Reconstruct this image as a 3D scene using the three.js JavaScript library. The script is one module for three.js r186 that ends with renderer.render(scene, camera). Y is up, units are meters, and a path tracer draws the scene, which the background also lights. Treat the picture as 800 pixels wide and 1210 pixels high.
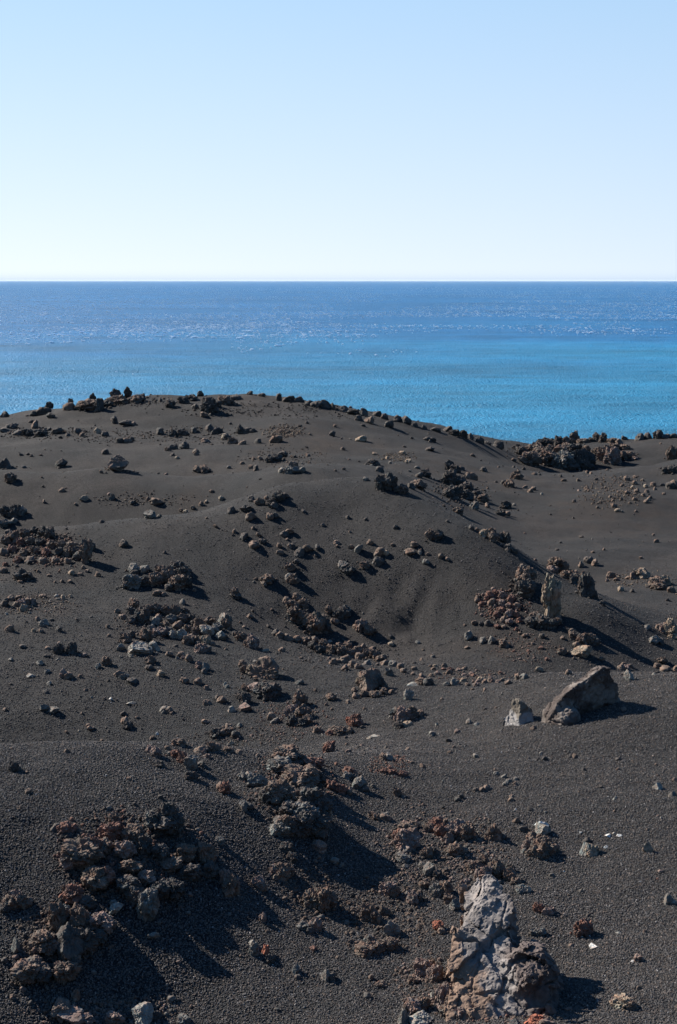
import * as THREE from 'three';
import { mergeVertices } from 'three/addons/utils/BufferGeometryUtils.js';

// ---------------------------------------------------------------- camera, sky, sun, exposure
const EYE = 32;                                   // metres above the sea
const FOV = 35, PITCH = THREE.MathUtils.degToRad(8.13);
const EXPOSURE = 3.2;
const scene = new THREE.Scene();
const camera = new THREE.PerspectiveCamera(FOV, 677 / 1024, 0.1, 90000);
camera.position.set(0, EYE, 0);
camera.rotation.set(-PITCH, 0, 0);
const renderer = new THREE.WebGLRenderer({ antialias: true });
renderer.setSize(677, 1024);
renderer.toneMapping = THREE.LinearToneMapping;
renderer.toneMappingExposure = EXPOSURE;
renderer.shadowMap.enabled = true;

const SUN_AZ = THREE.MathUtils.degToRad(54), SUN_EL = THREE.MathUtils.degToRad(33);   // azimuth turned from the view towards the west
const sunDir = new THREE.Vector3(-Math.sin(SUN_AZ) * Math.cos(SUN_EL), Math.sin(SUN_EL), -Math.cos(SUN_AZ) * Math.cos(SUN_EL));
const sun = new THREE.DirectionalLight(new THREE.Color(1, 0.955, 0.88), 5);
sun.position.copy(sunDir).multiplyScalar(120).add(new THREE.Vector3(0, EYE - 5, -35));
sun.target.position.set(0, EYE - 5, -35);
sun.castShadow = true;
Object.assign(sun.shadow.camera, { left: -60, right: 60, top: 60, bottom: -60, near: 1, far: 300 });
sun.shadow.mapSize.set(4096, 4096);
scene.add(sun, sun.target);

{ // clear sky: pale at the horizon, blue overhead, paler round the sun
  const W = 1024, H = 512, d = new Float32Array(W * H * 4), v = new THREE.Vector3();
  for (let j = 0; j < H; j++) for (let i = 0; i < W; i++) {
    const el = ((j + 0.5) / H - 0.5) * Math.PI, az = ((i + 0.5) / W - 0.5) * 2 * Math.PI;
    v.set(Math.cos(el) * Math.cos(az), Math.sin(el), Math.cos(el) * Math.sin(az));
    const e = Math.max(0, el) * 180 / Math.PI, c = Math.max(-1, Math.min(1, v.dot(sunDir)));
    const g = Math.pow((c + 1) / 2, 1.5), k = (j * W + i) * 4;           // brighter towards the sun
    d[k] = (0.05 + (0.33 + 0.76 * g) * Math.exp(-e / 14.5)) / EXPOSURE;
    d[k + 1] = (0.16 + (0.395 + 0.64 * g) * Math.exp(-e / 24)) / EXPOSURE;
    d[k + 2] = (0.45 + (0.31 + 0.52 * g) * Math.exp(-e / 48)) / EXPOSURE;
    d[k + 3] = 1;
  }
  const sky = new THREE.DataTexture(d, W, H, THREE.RGBAFormat, THREE.FloatType);
  sky.mapping = THREE.EquirectangularReflectionMapping;
  sky.magFilter = sky.minFilter = THREE.LinearFilter;
  sky.needsUpdate = true;
  scene.background = scene.environment = sky;
}

// sea haze
scene.fog = new THREE.FogExp2(new THREE.Color(0.74, 0.87, 1), 0.8e-5);

// ---------------------------------------------------------------- random numbers and noise
function rng(seed) {
  let a = seed >>> 0;
  return () => { a = (a + 0x6d2b79f5) | 0; let t = Math.imul(a ^ (a >>> 15), 1 | a); t = (t + Math.imul(t ^ (t >>> 7), 61 | t)) ^ t; return ((t ^ (t >>> 14)) >>> 0) / 4294967296; };
}
const perm = new Uint8Array(512);
{ const r = rng(11), p = [...Array(256).keys()]; for (let i = 255; i > 0; i--) { const j = Math.floor(r() * (i + 1)); [p[i], p[j]] = [p[j], p[i]]; } for (let i = 0; i < 512; i++) perm[i] = p[i & 255]; }
const GX = [1, -1, 1, -1, 1, -1, 1, -1, 0, 0, 0, 0, 1, -1, 0, 0], GY = [1, 1, -1, -1, 0, 0, 0, 0, 1, -1, 1, -1, 1, 1, -1, -1], GZ = [0, 0, 0, 0, 1, 1, -1, -1, 1, 1, -1, -1, 0, 0, 1, -1];
function noise(x, y, z) {
  const X = Math.floor(x), Y = Math.floor(y), Z = Math.floor(z); x -= X; y -= Y; z -= Z;
  const a = X & 255, b = Y & 255, c = Z & 255, u = x * x * x * (x * (x * 6 - 15) + 10), v = y * y * y * (y * (y * 6 - 15) + 10), w = z * z * z * (z * (z * 6 - 15) + 10);
  const g = (i, j, k) => { const h = perm[perm[perm[(a + i) & 255] + ((b + j) & 255)] + ((c + k) & 255)] & 15; return GX[h] * (x - i) + GY[h] * (y - j) + GZ[h] * (z - k); };
  const l = (p, q, t) => p + (q - p) * t;
  return l(l(l(g(0, 0, 0), g(1, 0, 0), u), l(g(0, 1, 0), g(1, 1, 0), u), v), l(l(g(0, 0, 1), g(1, 0, 1), u), l(g(0, 1, 1), g(1, 1, 1), u), v), w);
}
function fbm(x, y, z, n) { let s = 0, a = 1; for (let i = 0; i < n; i++) { s += a * noise(x, y, z); x = x * 2.03 + 7.1; y = y * 2.03 + 3.7; z = z * 2.03 + 5.3; a *= 0.5; } return s; }
function worley(x, y, z) {           // distances to the nearest two of one random point per cell
  const X = Math.floor(x), Y = Math.floor(y), Z = Math.floor(z); let f1 = 9, f2 = 9;
  for (let i = -1; i < 2; i++) for (let j = -1; j < 2; j++) for (let k = -1; k < 2; k++) {
    const h = perm[perm[perm[(X + i) & 255] + ((Y + j) & 255)] + ((Z + k) & 255)], q = perm[h + 57], r = perm[h + 131];
    const dx = X + i + h / 255 - x, dy = Y + j + q / 255 - y, dz = Z + k + r / 255 - z, d = dx * dx + dy * dy + dz * dz;
    if (d < f1) { f2 = f1; f1 = d; } else if (d < f2) f2 = d;
  }
  return [Math.sqrt(f1), Math.sqrt(f2)];
}
const lerp = (a, b, t) => a + (b - a) * t, clamp = (x, a = 0, b = 1) => Math.min(b, Math.max(a, x)), smooth = (a, b, x) => { const t = clamp((x - a) / (b - a)); return t * t * (3 - 2 * t); };

// ---------------------------------------------------------------- photo pixel (800 x 1210) to direction
const FPX = 605 / Math.tan(THREE.MathUtils.degToRad(FOV / 2)), CP = Math.cos(PITCH), SP = Math.sin(PITCH);
function slope(px, py) {             // sideways and upward metres for each metre away from the eye
  const a = (px - 400) / FPX, b = -(py - 605) / FPX, f = CP + b * SP;
  return [a / f, (b * CP - SP) / f];
}

// ---------------------------------------------------------------- terrain: a smooth surface through surveyed points (pixel x, pixel y, metres away), plus hidden points with a height given
const survey = [];
const S = (px, py, d) => survey.push([slope(px, py)[0], d, slope(px, py)[1] * d]);
const Hd = (px, d, h) => survey.push([(px - 400) / FPX, d, h]);
for (const px of [-200, 100, 400, 700, 1000]) { Hd(px, 1.2, -1.75); Hd(px, 4, -3.2); }
// foreground slope and crest
for (const r of [[-120, 1210, 8.7], [0, 1210, 8.85], [200, 1210, 9.0], [420, 1210, 8.95], [600, 1210, 8.7], [800, 1210, 8.4], [930, 1210, 8.3],
  [-120, 1050, 9.7], [0, 1050, 9.85], [200, 1050, 10.05], [420, 1050, 10.6], [600, 1050, 10.5], [800, 1050, 10.3], [930, 1050, 10.2],
  [-120, 950, 10.6], [0, 950, 10.65], [200, 950, 11.0], [0, 905, 11.35], [110, 907, 11.5], [210, 912, 11.8], [330, 950, 11.6], [440, 950, 12.25], [600, 950, 12.1], [800, 950, 11.9], [930, 950, 11.9],
  [-120, 874, 12.2], [0, 874, 12.2], [100, 876, 12.35], [200, 882, 12.6], [300, 888, 13.1], [400, 886, 13.9], [480, 880, 14.7], [560, 862, 15.0], [640, 840, 14.9],
  [700, 880, 13.6], [800, 880, 13.4], [700, 840, 14.6], [800, 840, 14.2], [930, 840, 14.0],
  [560, 815, 17.3], [640, 798, 16.8], [720, 796, 16.3], [800, 794, 15.9], [930, 792, 15.8]]) S(...r);
// the hollow behind
for (const px of [-120, 0, 100, 190]) Hd(px, 14.1, -4.75);
for (const px of [650, 720, 800, 930]) Hd(px, 18.9, -4.74);
for (const r of [[-120, 860, 16.9], [0, 860, 16.9], [130, 861, 16.9], [270, 866, 16.5], [400, 860, 16.3], [500, 830, 16.9],
  [-120, 790, 18.4], [0, 790, 18.4], [130, 790, 18.5], [270, 790, 18.8], [400, 790, 19], [500, 795, 19], [570, 795, 19],
  [660, 780, 19.6], [800, 780, 20.1], [930, 780, 20.1],
  [-120, 713, 21.0], [0, 713, 21.0], [130, 720, 21.1], [270, 725, 21.4], [400, 735, 21.8], [500, 752, 21.3], [600, 762, 20.3], [700, 738, 20.7], [800, 740, 22.0], [930, 740, 22.0],
  // face and crest of the smooth middle dune
  [-120, 660, 23.6], [0, 660, 23.5], [130, 660, 23.2], [270, 660, 23.0], [400, 660, 22.9], [500, 670, 22.4], [570, 685, 21.9], [640, 705, 21.6],
  [-120, 636, 24.6], [0, 632, 24.6], [67, 624, 24.6], [170, 612, 24.5], [270, 600, 24.4], [330, 576, 24.8], [400, 563, 25.6], [450, 563, 25.4], [500, 585, 24.6], [540, 605, 24.4], [600, 640, 23.4], [650, 680, 22.6], [705, 722, 21.0],
  [270, 630, 23.6], [400, 610, 24.0], [480, 620, 23.4]]) S(...r);
for (const [px, d, h] of [[-120, 26.8, -4.8], [0, 26.8, -4.8], [170, 27.2, -4.7], [270, 27.6, -4.5], [400, 30, -4.0], [480, 29.5, -4.5], [540, 27.5, -5.1], [600, 26.5, -5.3], [655, 25.0, -5.0]]) Hd(px, d, h);
for (const r of [[-120, 618, 31.6], [0, 618, 31.6], [170, 602, 31.6], [270, 590, 31.5],
  [-120, 557, 33.9], [0, 557, 33.9], [130, 556, 33.9], [250, 560, 33.6], [330, 557, 32],
  // valley
  [715, 700, 26.2], [800, 695, 26.6], [930, 695, 26.6], [660, 660, 29.5], [740, 660, 29.8], [800, 660, 29.8], [930, 660, 29.8],
  [620, 640, 32], [720, 640, 32.2], [800, 638, 32.2], [930, 638, 32.2], [580, 600, 37], [680, 600, 37.5], [800, 600, 37.5], [930, 600, 37.5], [530, 585, 35],
  [630, 558, 47], [705, 557, 47], [760, 551, 48], [800, 546, 49], [930, 540, 49]]) S(...r);
for (const [px, d, h] of [[-120, 38, -5.3], [0, 38, -5.3], [130, 38, -5.3], [250, 37, -5.0], [660, 50.5, -6.3], [760, 52, -6.2], [930, 52, -6.1]]) Hd(px, d, h);
// far slope and skyline
for (const r of [[-120, 540, 44], [0, 540, 44], [130, 540, 44], [270, 546, 42], [400, 548, 37.5], [480, 562, 36],
  [-120, 516, 49], [0, 515, 49], [130, 507, 49.5], [270, 511, 49], [400, 520, 47], [500, 536, 45], [560, 560, 42.5], [596, 548, 49],
  [660, 546, 54], [740, 534, 55], [800, 528, 55], [930, 524, 55],
  [-120, 500, 55], [0, 491, 55], [80, 481, 55], [150, 471, 55], [220, 470, 55], [290, 468, 55], [380, 477, 54], [450, 490, 53], [510, 505, 53], [580, 523, 54], [607, 536, 55], [640, 524, 60], [700, 524, 60], [760, 519, 60], [800, 519, 60], [930, 520, 60]]) S(...r);
for (const px of [-300, 0, 150, 290, 420, 560, 680, 800, 1100]) { Hd(px, 72, -8.5); Hd(px, 88, -11); Hd(px, 110, -20); Hd(px, 150, -38); Hd(px, 230, -45); }

const tps = (() => {                  // thin plate in (sideways / away, ln away), solved once
  const n = survey.length, m = n + 3, A = [], P = survey.map(([u, d]) => [u, Math.log(d) * 0.8]);
  const K = (r2) => (r2 < 1e-12 ? 0 : r2 * Math.log(r2) * 0.5);
  for (let i = 0; i < n; i++) { const row = new Float64Array(m + 1); for (let j = 0; j < n; j++) row[j] = K((P[i][0] - P[j][0]) ** 2 + (P[i][1] - P[j][1]) ** 2); row[i] += 2e-5; row[n] = 1; row[n + 1] = P[i][0]; row[n + 2] = P[i][1]; row[m] = survey[i][2] / survey[i][1]; A.push(row); }
  for (let k = 0; k < 3; k++) { const row = new Float64Array(m + 1); for (let j = 0; j < n; j++) row[j] = k ? P[j][k - 1] : 1; A.push(row); }
  for (let c = 0; c < m; c++) {
    let b = c; for (let r = c + 1; r < m; r++) if (Math.abs(A[r][c]) > Math.abs(A[b][c])) b = r;
    [A[c], A[b]] = [A[b], A[c]];
    for (let r = c + 1; r < m; r++) { const f = A[r][c] / A[c][c]; if (f) for (let k = c; k <= m; k++) A[r][k] -= f * A[c][k]; }
  }
  const w = new Float64Array(m);
  for (let r = m - 1; r >= 0; r--) { let s = A[r][m]; for (let k = r + 1; k < m; k++) s -= A[r][k] * w[k]; w[r] = s / A[r][r]; }
  return (u, v) => { v *= 0.8; let s = w[n] + w[n + 1] * u + w[n + 2] * v; for (let j = 0; j < n; j++) { const a = u - P[j][0], b = v - P[j][1], r2 = a * a + b * b; if (r2 > 1e-12) s += w[j] * 0.5 * r2 * Math.log(r2); } return s; };
})();
// table of the plain surface, read with bilinear interpolation
const UN = 260, VN = 420, UM = 0.62, V0 = Math.log(1.2), V1 = Math.log(230), table = new Float32Array(UN * VN);
for (let j = 0; j < VN; j++) for (let i = 0; i < UN; i++) table[j * UN + i] = tps(lerp(-UM, UM, i / (UN - 1)), lerp(V0, V1, j / (VN - 1)));
function smoothHeight(x, d) {
  const a = clamp((x / d + UM) / (2 * UM), 0, 0.99999) * (UN - 1), b = clamp((Math.log(Math.max(d, 1.2)) - V0) / (V1 - V0), 0, 0.99999) * (VN - 1), i = Math.floor(a), j = Math.floor(b), k = j * UN + i;
  return d * lerp(lerp(table[k], table[k + 1], a - i), lerp(table[k + UN], table[k + UN + 1], a - i), b - j);
}
const mounds = [];                    // x, away, radius sideways, radius away, height
function height(x, d) {
  let h = smoothHeight(x, d);
  for (const [mx, md, rx, rd, mh] of mounds) { const q = ((x - mx) / rx) ** 2 + ((d - md) / rd) ** 2; if (q < 6) h += mh * Math.exp(-q * 1.2); }
  const far = smooth(20, 60, d);
  h += 0.10 * noise(x * 0.33, 3.1, d * 0.33) * lerp(0.8, 1.6, far) + 0.05 * noise(x * 0.9, 8.3, d * 0.9) * lerp(0.8, 1.6, far) + 0.018 * noise(x * 2.7, 1.7, d * 2.7) + 0.007 * noise(x * 7, 4.4, d * 7);
  const dimple = Math.exp(-(((x - 0.9) / 0.75) ** 2 + ((d - 21.6) / 0.8) ** 2));     // trodden patch low on the dune's face
  h += dimple * 0.10 * noise(x * 3.4, 9.9, d * 3.0);
  return h;
}
function hit(px, py) {                // where the ray through a pixel first meets the terrain
  const [sx, sy] = slope(px, py);
  let d0 = 6.5, d1 = 6.5;
  for (; d1 < 90; d1 *= 1.011) { if (sy * d1 <= height(sx * d1, d1)) break; d0 = d1; }
  if (d1 >= 90) return null;
  for (let i = 0; i < 20; i++) { const m = (d0 + d1) / 2; if (sy * m <= height(sx * m, m)) d1 = m; else d0 = m; }
  return new THREE.Vector3(sx * d1, EYE + height(sx * d1, d1), -d1);
}
{ // ash heaped up round the lava jumbles
  const at = (px, py, rx, rd, h) => { const p = hit(px, py); if (p) mounds.push([p.x, -p.z, rx, rd, h]); };
  at(350, 965, 0.36, 0.5, 0.11); at(140, 1035, 0.5, 0.55, 0.06); at(75, 1130, 0.32, 0.35, 0.05); at(215, 985, 0.3, 0.3, 0.04);
  at(585, 728, 0.5, 0.5, 0.06); at(750, 600, 1.6, 2.2, 0.3); at(335, 515, 1.6, 2.5, 0.35);
}

// ---------------------------------------------------------------- textures: grain of the ash, ripple of the sea
function lattice(n, seed) { const r = rng(seed), a = new Float32Array(n * n); for (let i = 0; i < a.length; i++) a[i] = r(); return a; }
function tile(a, n, u, v) { u *= n; v *= n; const i = Math.floor(u), j = Math.floor(v), s = u - i, t = v - j, w = (p, q) => a[((q % n) + n) % n * n + ((p % n) + n) % n]; const ss = s * s * (3 - 2 * s), tt = t * t * (3 - 2 * t); return lerp(lerp(w(i, j), w(i + 1, j), ss), lerp(w(i, j + 1), w(i + 1, j + 1), ss), tt); }
function texture(n, f, srgb, repeat) {
  const d = new Uint8Array(n * n * 4);
  for (let j = 0; j < n; j++) for (let i = 0; i < n; i++) { const c = f((i + 0.5) / n, (j + 0.5) / n), k = (j * n + i) * 4; for (let q = 0; q < 3; q++) d[k + q] = clamp(Array.isArray(c) ? c[q] : c) * 255; d[k + 3] = 255; }
  const t = new THREE.DataTexture(d, n, n); t.wrapS = t.wrapT = THREE.RepeatWrapping; t.magFilter = THREE.LinearFilter; t.minFilter = THREE.LinearMipmapLinearFilter; t.generateMipmaps = true;
  if (srgb) t.colorSpace = THREE.SRGBColorSpace; t.repeat.set(repeat, repeat); t.needsUpdate = true; return t;
}
const L1 = lattice(128, 1), L2 = lattice(256, 2), L3 = lattice(400, 3), L4 = lattice(32, 4), L5 = lattice(512, 5);
const ashColour = texture(1024, (u, v) => {
  const g = tile(L3, 400, u, v), m = tile(L1, 128, u, v), s = tile(L5, 512, u, v), w = tile(L4, 32, u, v);
  let k = 0.42 + 0.42 * g + 0.22 * (m - 0.5) + 0.10 * (w - 0.5); if (s > 0.975) k += 0.22;
  const red = 0.05 * (tile(L2, 256, v, u) - 0.5);
  return [k + red, k, k - red * 0.8];
}, true, 1 / 1.7);
const ashBump = texture(1024, (u, v) => 0.55 * tile(L3, 400, u, v) + 0.3 * tile(L2, 256, u, v) + 0.25 * tile(L1, 128, u, v), false, 1 / 1.7);

// ---------------------------------------------------------------- ground sheet
const ashMat = new THREE.MeshPhysicalMaterial({ vertexColors: true, map: ashColour, bumpMap: ashBump, bumpScale: 0.014, roughness: 0.95, specularIntensity: 0.2 });
{
  const C = 720, R = 820, D0 = 1.3, D1 = 210, pos = new Float32Array(C * R * 3), uv = new Float32Array(C * R * 2), col = new Float32Array(C * R * 3), idx = new Uint32Array((C - 1) * (R - 1) * 6);
  const rusty = [[40, 655, 1.1], [185, 740, 0.5], [345, 850, 0.4], [590, 720, 0.55], [620, 770, 0.5], [520, 795, 0.35], [370, 520, 1.6], [350, 540, 1.4], [215, 590, 0.5], [720, 600, 2], [560, 560, 1.5], [60, 720, 0.7]].map(([px, py, r]) => [hit(px, py), r]).filter(([p]) => p);
  let k = 0;
  for (let j = 0; j < R; j++) {
    const d = D0 * Math.pow(D1 / D0, j / (R - 1)), hw = d * 0.36 + 2.6;
    for (let i = 0; i < C; i++, k++) {
      const x = lerp(-hw, hw, i / (C - 1)), h = height(x, d);
      pos[k * 3] = x; pos[k * 3 + 1] = EYE + h; pos[k * 3 + 2] = -d; uv[k * 2] = x; uv[k * 2 + 1] = d;
      const n1 = fbm(x * 0.25, 20, d * 0.25, 4), n2 = fbm(x * 1.3 + 9, 31, d * 1.3, 3);
      let b = 0.043 * (1 + 0.30 * n1 + 0.22 * n2);
      let w = 0.35 + 0.5 * n1 + 0.35 * n2;                                   // share of brown cinder in the grey ash
      for (const [p, r] of rusty) { const q = ((x - p.x) / r) ** 2 + ((d + p.z) / (r * 1.6)) ** 2; if (q < 4) w += 0.9 * Math.exp(-q) * (0.6 + 0.8 * n2); }
      w += 0.25 * smooth(20, 40, d); w = clamp(w, 0, 1.6);
      col[k * 3] = b * (1.0 + 0.16 * w); col[k * 3 + 1] = b * (0.975 - 0.035 * w); col[k * 3 + 2] = b * (0.98 - 0.16 * w);
    }
  }
  let q = 0;
  for (let j = 0; j < R - 1; j++) for (let i = 0; i < C - 1; i++) { const a = j * C + i; idx.set([a, a + 1, a + C, a + 1, a + C + 1, a + C], q); q += 6; }
  const g = new THREE.BufferGeometry();
  g.setAttribute('position', new THREE.BufferAttribute(pos, 3)); g.setAttribute('uv', new THREE.BufferAttribute(uv, 2)); g.setAttribute('color', new THREE.BufferAttribute(col, 3)); g.setIndex(new THREE.BufferAttribute(idx, 1)); g.computeVertexNormals();
  const m = new THREE.Mesh(g, ashMat); m.name = 'ground'; m.userData = { kind: 'structure', label: 'dark volcanic ash dunes falling away towards the sea' }; m.receiveShadow = m.castShadow = true; scene.add(m);
}

// ---------------------------------------------------------------- sea
{
  const lattA = lattice(24, 21), lattB = lattice(64, 22);
  const seaBump = texture(1024, (u, v) => 0.30 * tile(lattB, 64, u, v) + 0.40 * tile(L1, 128, u + 0.02 * tile(lattA, 24, v, u), v) + 0.35 * tile(L3, 400, u, v), false, 1);
  const C = 260, R = 900, pos = [], uv = [], col = [], idx = [];
  for (let j = 0; j < R; j++) { const d = j === 0 ? 60 : 150 * Math.pow(45000 / 150, (j - 1) / (R - 2)), hw = d * 0.36 + 60;
    for (let i = 0; i < C; i++) { const x = lerp(-hw, hw, i / (C - 1)), sw = noise(x / 26 + d / 60, 1.5, d / 13) * 0.6 + noise(x / 9 - d / 30, 6.5, d / 5) * 0.32 + noise(x / 3.5, 2.5, d / 2.2) * 0.12;
      pos.push(x, Math.min(1.2, sw) - 0.2, -d); uv.push(x / 60, d / 60);
      // shoal water over pale sand near the shore, clear deep water beyond an uneven edge, patches of ruffled water
      const edge = 760 + 0.12 * x + 420 * fbm(x / 520, 5, d / 330, 4), deep = smooth(edge - 420, edge + 460, d);
      const n = 1 + 0.20 * fbm(x / 700 + 8, 9, d / 45, 3) + 0.30 * fbm(x / 300 + 3, 2, d / 90, 4) + 0.26 * fbm(x / 30, 4, d / 14, 3);
      col.push(lerp(0.008, 0.004, deep) * n, lerp(0.100, 0.068, deep) * n, lerp(0.180, 0.162, deep) * n); } }
  for (let j = 0; j < R - 1; j++) for (let i = 0; i < C - 1; i++) { const a = j * C + i; idx.push(a, a + 1, a + C, a + 1, a + C + 1, a + C); }
  const g = new THREE.BufferGeometry();
  g.setAttribute('position', new THREE.Float32BufferAttribute(pos, 3)); g.setAttribute('uv', new THREE.Float32BufferAttribute(uv, 2)); g.setAttribute('color', new THREE.Float32BufferAttribute(col, 3)); g.setIndex(idx); g.computeVertexNormals();
  const sea = new THREE.Mesh(g, new THREE.MeshPhysicalMaterial({ vertexColors: true, roughness: 0.5, ior: 1.33, bumpMap: seaBump, bumpScale: 0.7, specularIntensity: 0.4 }));
  sea.name = 'sea'; sea.userData = { kind: 'structure', label: 'blue wind-ruffled sea reaching to the horizon' }; sea.receiveShadow = true; scene.add(sea);
  // breaking crests
  const fg = new THREE.IcosahedronGeometry(1, 2), fp = fg.attributes.position;
  for (let i = 0; i < fp.count; i++) { const x = fp.getX(i), y = fp.getY(i), z = fp.getZ(i), k = 1 + 0.5 * noise(x * 2, y * 2, z * 2); fp.setXYZ(i, x * k, y * k, z * k); }
  fg.computeVertexNormals();
  const N = 30000, foam = new THREE.InstancedMesh(fg, new THREE.MeshStandardMaterial({ color: new THREE.Color(0.85, 0.88, 0.9), roughness: 0.9 }), N), r = rng(77), o = new THREE.Object3D();
  let n = 0;
  while (n < N) {
    const streak = n < 420, t = r(), line = slope(lerp(90, 345, t), lerp(391, 380, t * t)), d = streak ? EYE / -line[1] * (1 + 0.09 * (r() + r() - 1)) : 480 * Math.pow(7500 / 480, Math.pow(r(), 0.75)), x = streak ? line[0] * d : (r() * 2 - 1) * (d * 0.32 + 60);
    const gust = fbm(x / 260 + 4, 7, d / 420, 3) + 0.3 * smooth(500, 1500, d);
    if (!streak && gust < 0.05 + 0.3 * r() + 0.35 * (1 - smooth(450, 900, d))) continue;
    const s = 0.33 + 0.8 * r() * r() * r();
    o.position.set(x, 0.25, -d); o.rotation.set(0, (r() - 0.5) * 0.7, 0); o.scale.set(s * (0.8 + 1.8 * r() * r()), s * 0.5, s * 0.5); o.updateMatrix(); foam.setMatrixAt(n++, o.matrix);
  }
  foam.name = 'sea_foam'; foam.userData = { kind: 'stuff', label: 'white foam of small breaking waves on the open sea', category: 'foam' }; foam.castShadow = foam.receiveShadow = true; scene.add(foam);
}

// ---------------------------------------------------------------- rock shapes
const clinkerR = (sd, rough) => (x, y, z) => {       // frothy, knobbly lava: rounded knobs with creases between
  const a = sd * 3.71, wx = x + 0.24 * noise(x * 2.1 + a, y * 2.1, z * 2.1), wy = y + 0.24 * noise(x * 2.1, y * 2.1 + a, z * 2.1 + 9), wz = z + 0.24 * noise(x * 2.1 + 5, y * 2.1, z * 2.1 + a);
  let r = 0.62 + 0.42 * noise(wx * 1.15 + a, wy * 1.15, wz * 1.15);
  const [f1, f2] = worley(wx * 2.1 + a, wy * 2.1 + 4, wz * 2.1);
  r += rough * (0.34 * (0.5 - f1 * f1) + 0.16 * Math.abs(noise(wx * 4 + a, wy * 4, wz * 4)) * 2);
  const [g1] = worley(wx * 5.3 + a, wy * 5.3, wz * 5.3);
  r += rough * (0.16 * (0.4 - g1 * g1) + 0.09 * noise(wx * 11, wy * 11 + a, wz * 11) + 0.07 * noise(wx * 22, wy * 22 + a, wz * 22));
  const ridge = 1 - Math.abs(noise(wx * 2.6 + 3, wy * 2.6 + a, wz * 2.6)) * 2.2; r += rough * 0.08 * Math.max(0, ridge) ** 3;
  if (g1 < 0.3) r -= rough * 0.28 * (0.3 - g1);
  return Math.max(0.25, r);
};
const blockR = (sd) => {                             // broken block: flat faces, chipped edges
  const r = rng(sd * 977 + 5), planes = [];
  for (let i = 0; i < 13; i++) { const v = new THREE.Vector3(r() * 2 - 1, r() * 2 - 1, r() * 2 - 1).normalize(); planes.push([v.x, v.y, v.z, 0.5 + 0.48 * r()]); }
  return (x, y, z) => {
    let m = 1.25; for (const [a, b, c, d] of planes) { const q = a * x + b * y + c * z; if (q > 0.05) m = Math.min(m, d / q); }
    const a = sd * 2.3;
    return m * (1 + 0.10 * noise(x * 2.2 + a, y * 2.2, z * 2.2)) + 0.10 * noise(x * 5 + a, y * 5, z * 5) + 0.05 * Math.abs(noise(x * 11, y * 11 + a, z * 11)) + 0.03 * noise(x * 24, y * 24, z * 24 + a);
  };
};
const clinkerBlockR = (sd) => { const b = blockR(sd + 60), c = clinkerR(sd + 20, 1.3); return (x, y, z) => { const q = 0.16 * noise(x * 3.1 + sd, y * 3.1, z * 3.1); const k = sd % 3 ? 0.54 : 0.36; return k * b(x + q, y - q, z + q) + (1.08 - k) * c(x, y, z) + 0.20 * noise(x * 1.6 + sd * 5, y * 1.6, z * 1.6); }; };   // broken clinker: faces and knobs together
function rockGeometry(f, detail, sd, stretch = 1) {
  const g = mergeVertices(new THREE.IcosahedronGeometry(1, detail).deleteAttribute('normal').deleteAttribute('uv')), p = g.attributes.position, col = new Float32Array(p.count * 3);
  const lo = new THREE.Vector3(9, 9, 9), hi = new THREE.Vector3(-9, -9, -9), v = new THREE.Vector3();
  for (let i = 0; i < p.count; i++) {
    v.fromBufferAttribute(p, i); const r = f(v.x, v.y, v.z), s = sd * 1.7;
    const k = 1 + 0.55 * fbm(v.x * 1.6 + s, v.y * 1.6, v.z * 1.6, 3) + 0.35 * noise(v.x * 7, v.y * 7 + s, v.z * 7), w = 0.9 * fbm(v.x * 1.9, v.y * 1.9 + s, v.z * 1.9 + 3, 3);
    col[i * 3] = k * (1 + 0.30 * w); col[i * 3 + 1] = k * (1 - 0.03 * w); col[i * 3 + 2] = k * (1 - 0.16 * w);
    v.multiplyScalar(r); v.y *= stretch; p.setXYZ(i, v.x, v.y, v.z); lo.min(v); hi.max(v);
  }
  const c = lo.clone().add(hi).multiplyScalar(0.5), q = 2 / Math.max(hi.x - lo.x, hi.z - lo.z), qy = 2 / (hi.y - lo.y);
  for (let i = 0; i < p.count; i++) p.setXYZ(i, (p.getX(i) - c.x) * q, (p.getY(i) - c.y) * qy, (p.getZ(i) - c.z) * q);   // fills a 2 x 2 x 2 box
  g.setAttribute('color', new THREE.BufferAttribute(col, 3)); g.computeVertexNormals(); return g;
}
const geoms = {};
function rockGeo(kind, detail, variant) {
  const key = kind + detail + '_' + variant;
  return geoms[key] ??= rockGeometry(kind === 'b' || kind === 'f' ? blockR(variant + 1) : kind === 's' ? clinkerR(variant + 40, 0.8) : clinkerBlockR(variant + 1), detail, variant + (kind === 'b' ? 50 : 0));
}
const TONES = { d: [0.046, 0.039, 0.034, 'dark'], g: [0.088, 0.078, 0.067, 'grey'], l: [0.142, 0.126, 0.106, 'pale grey'], w: [0.30, 0.285, 0.26, 'whitish'], n: [0.088, 0.062, 0.047, 'brown'], r: [0.106, 0.057, 0.042, 'rusty brown'], t: [0.15, 0.112, 0.080, 'tan'], o: [0.19, 0.072, 0.045, 'orange red'], p: [0.124, 0.087, 0.071, 'pinkish brown'] };
const rockMats = {};
for (const [k, [r, g, b]] of Object.entries(TONES)) rockMats[k] = new THREE.MeshPhysicalMaterial({ color: new THREE.Color().setRGB(r, g, b), vertexColors: true, roughness: 0.95, specularIntensity: 0.25, flatShading: true, name: 'lava_' + k });
const taken = {};
const numbered = (n) => { const k = taken[n] = (taken[n] ?? -1) + 1; return k ? n + '_' + String(k).padStart(3, '0') : n; };
const show = (o) => { o.traverse((m) => { m.castShadow = m.receiveShadow = true; }); return o; };
const R0 = rng(4242);
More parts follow.
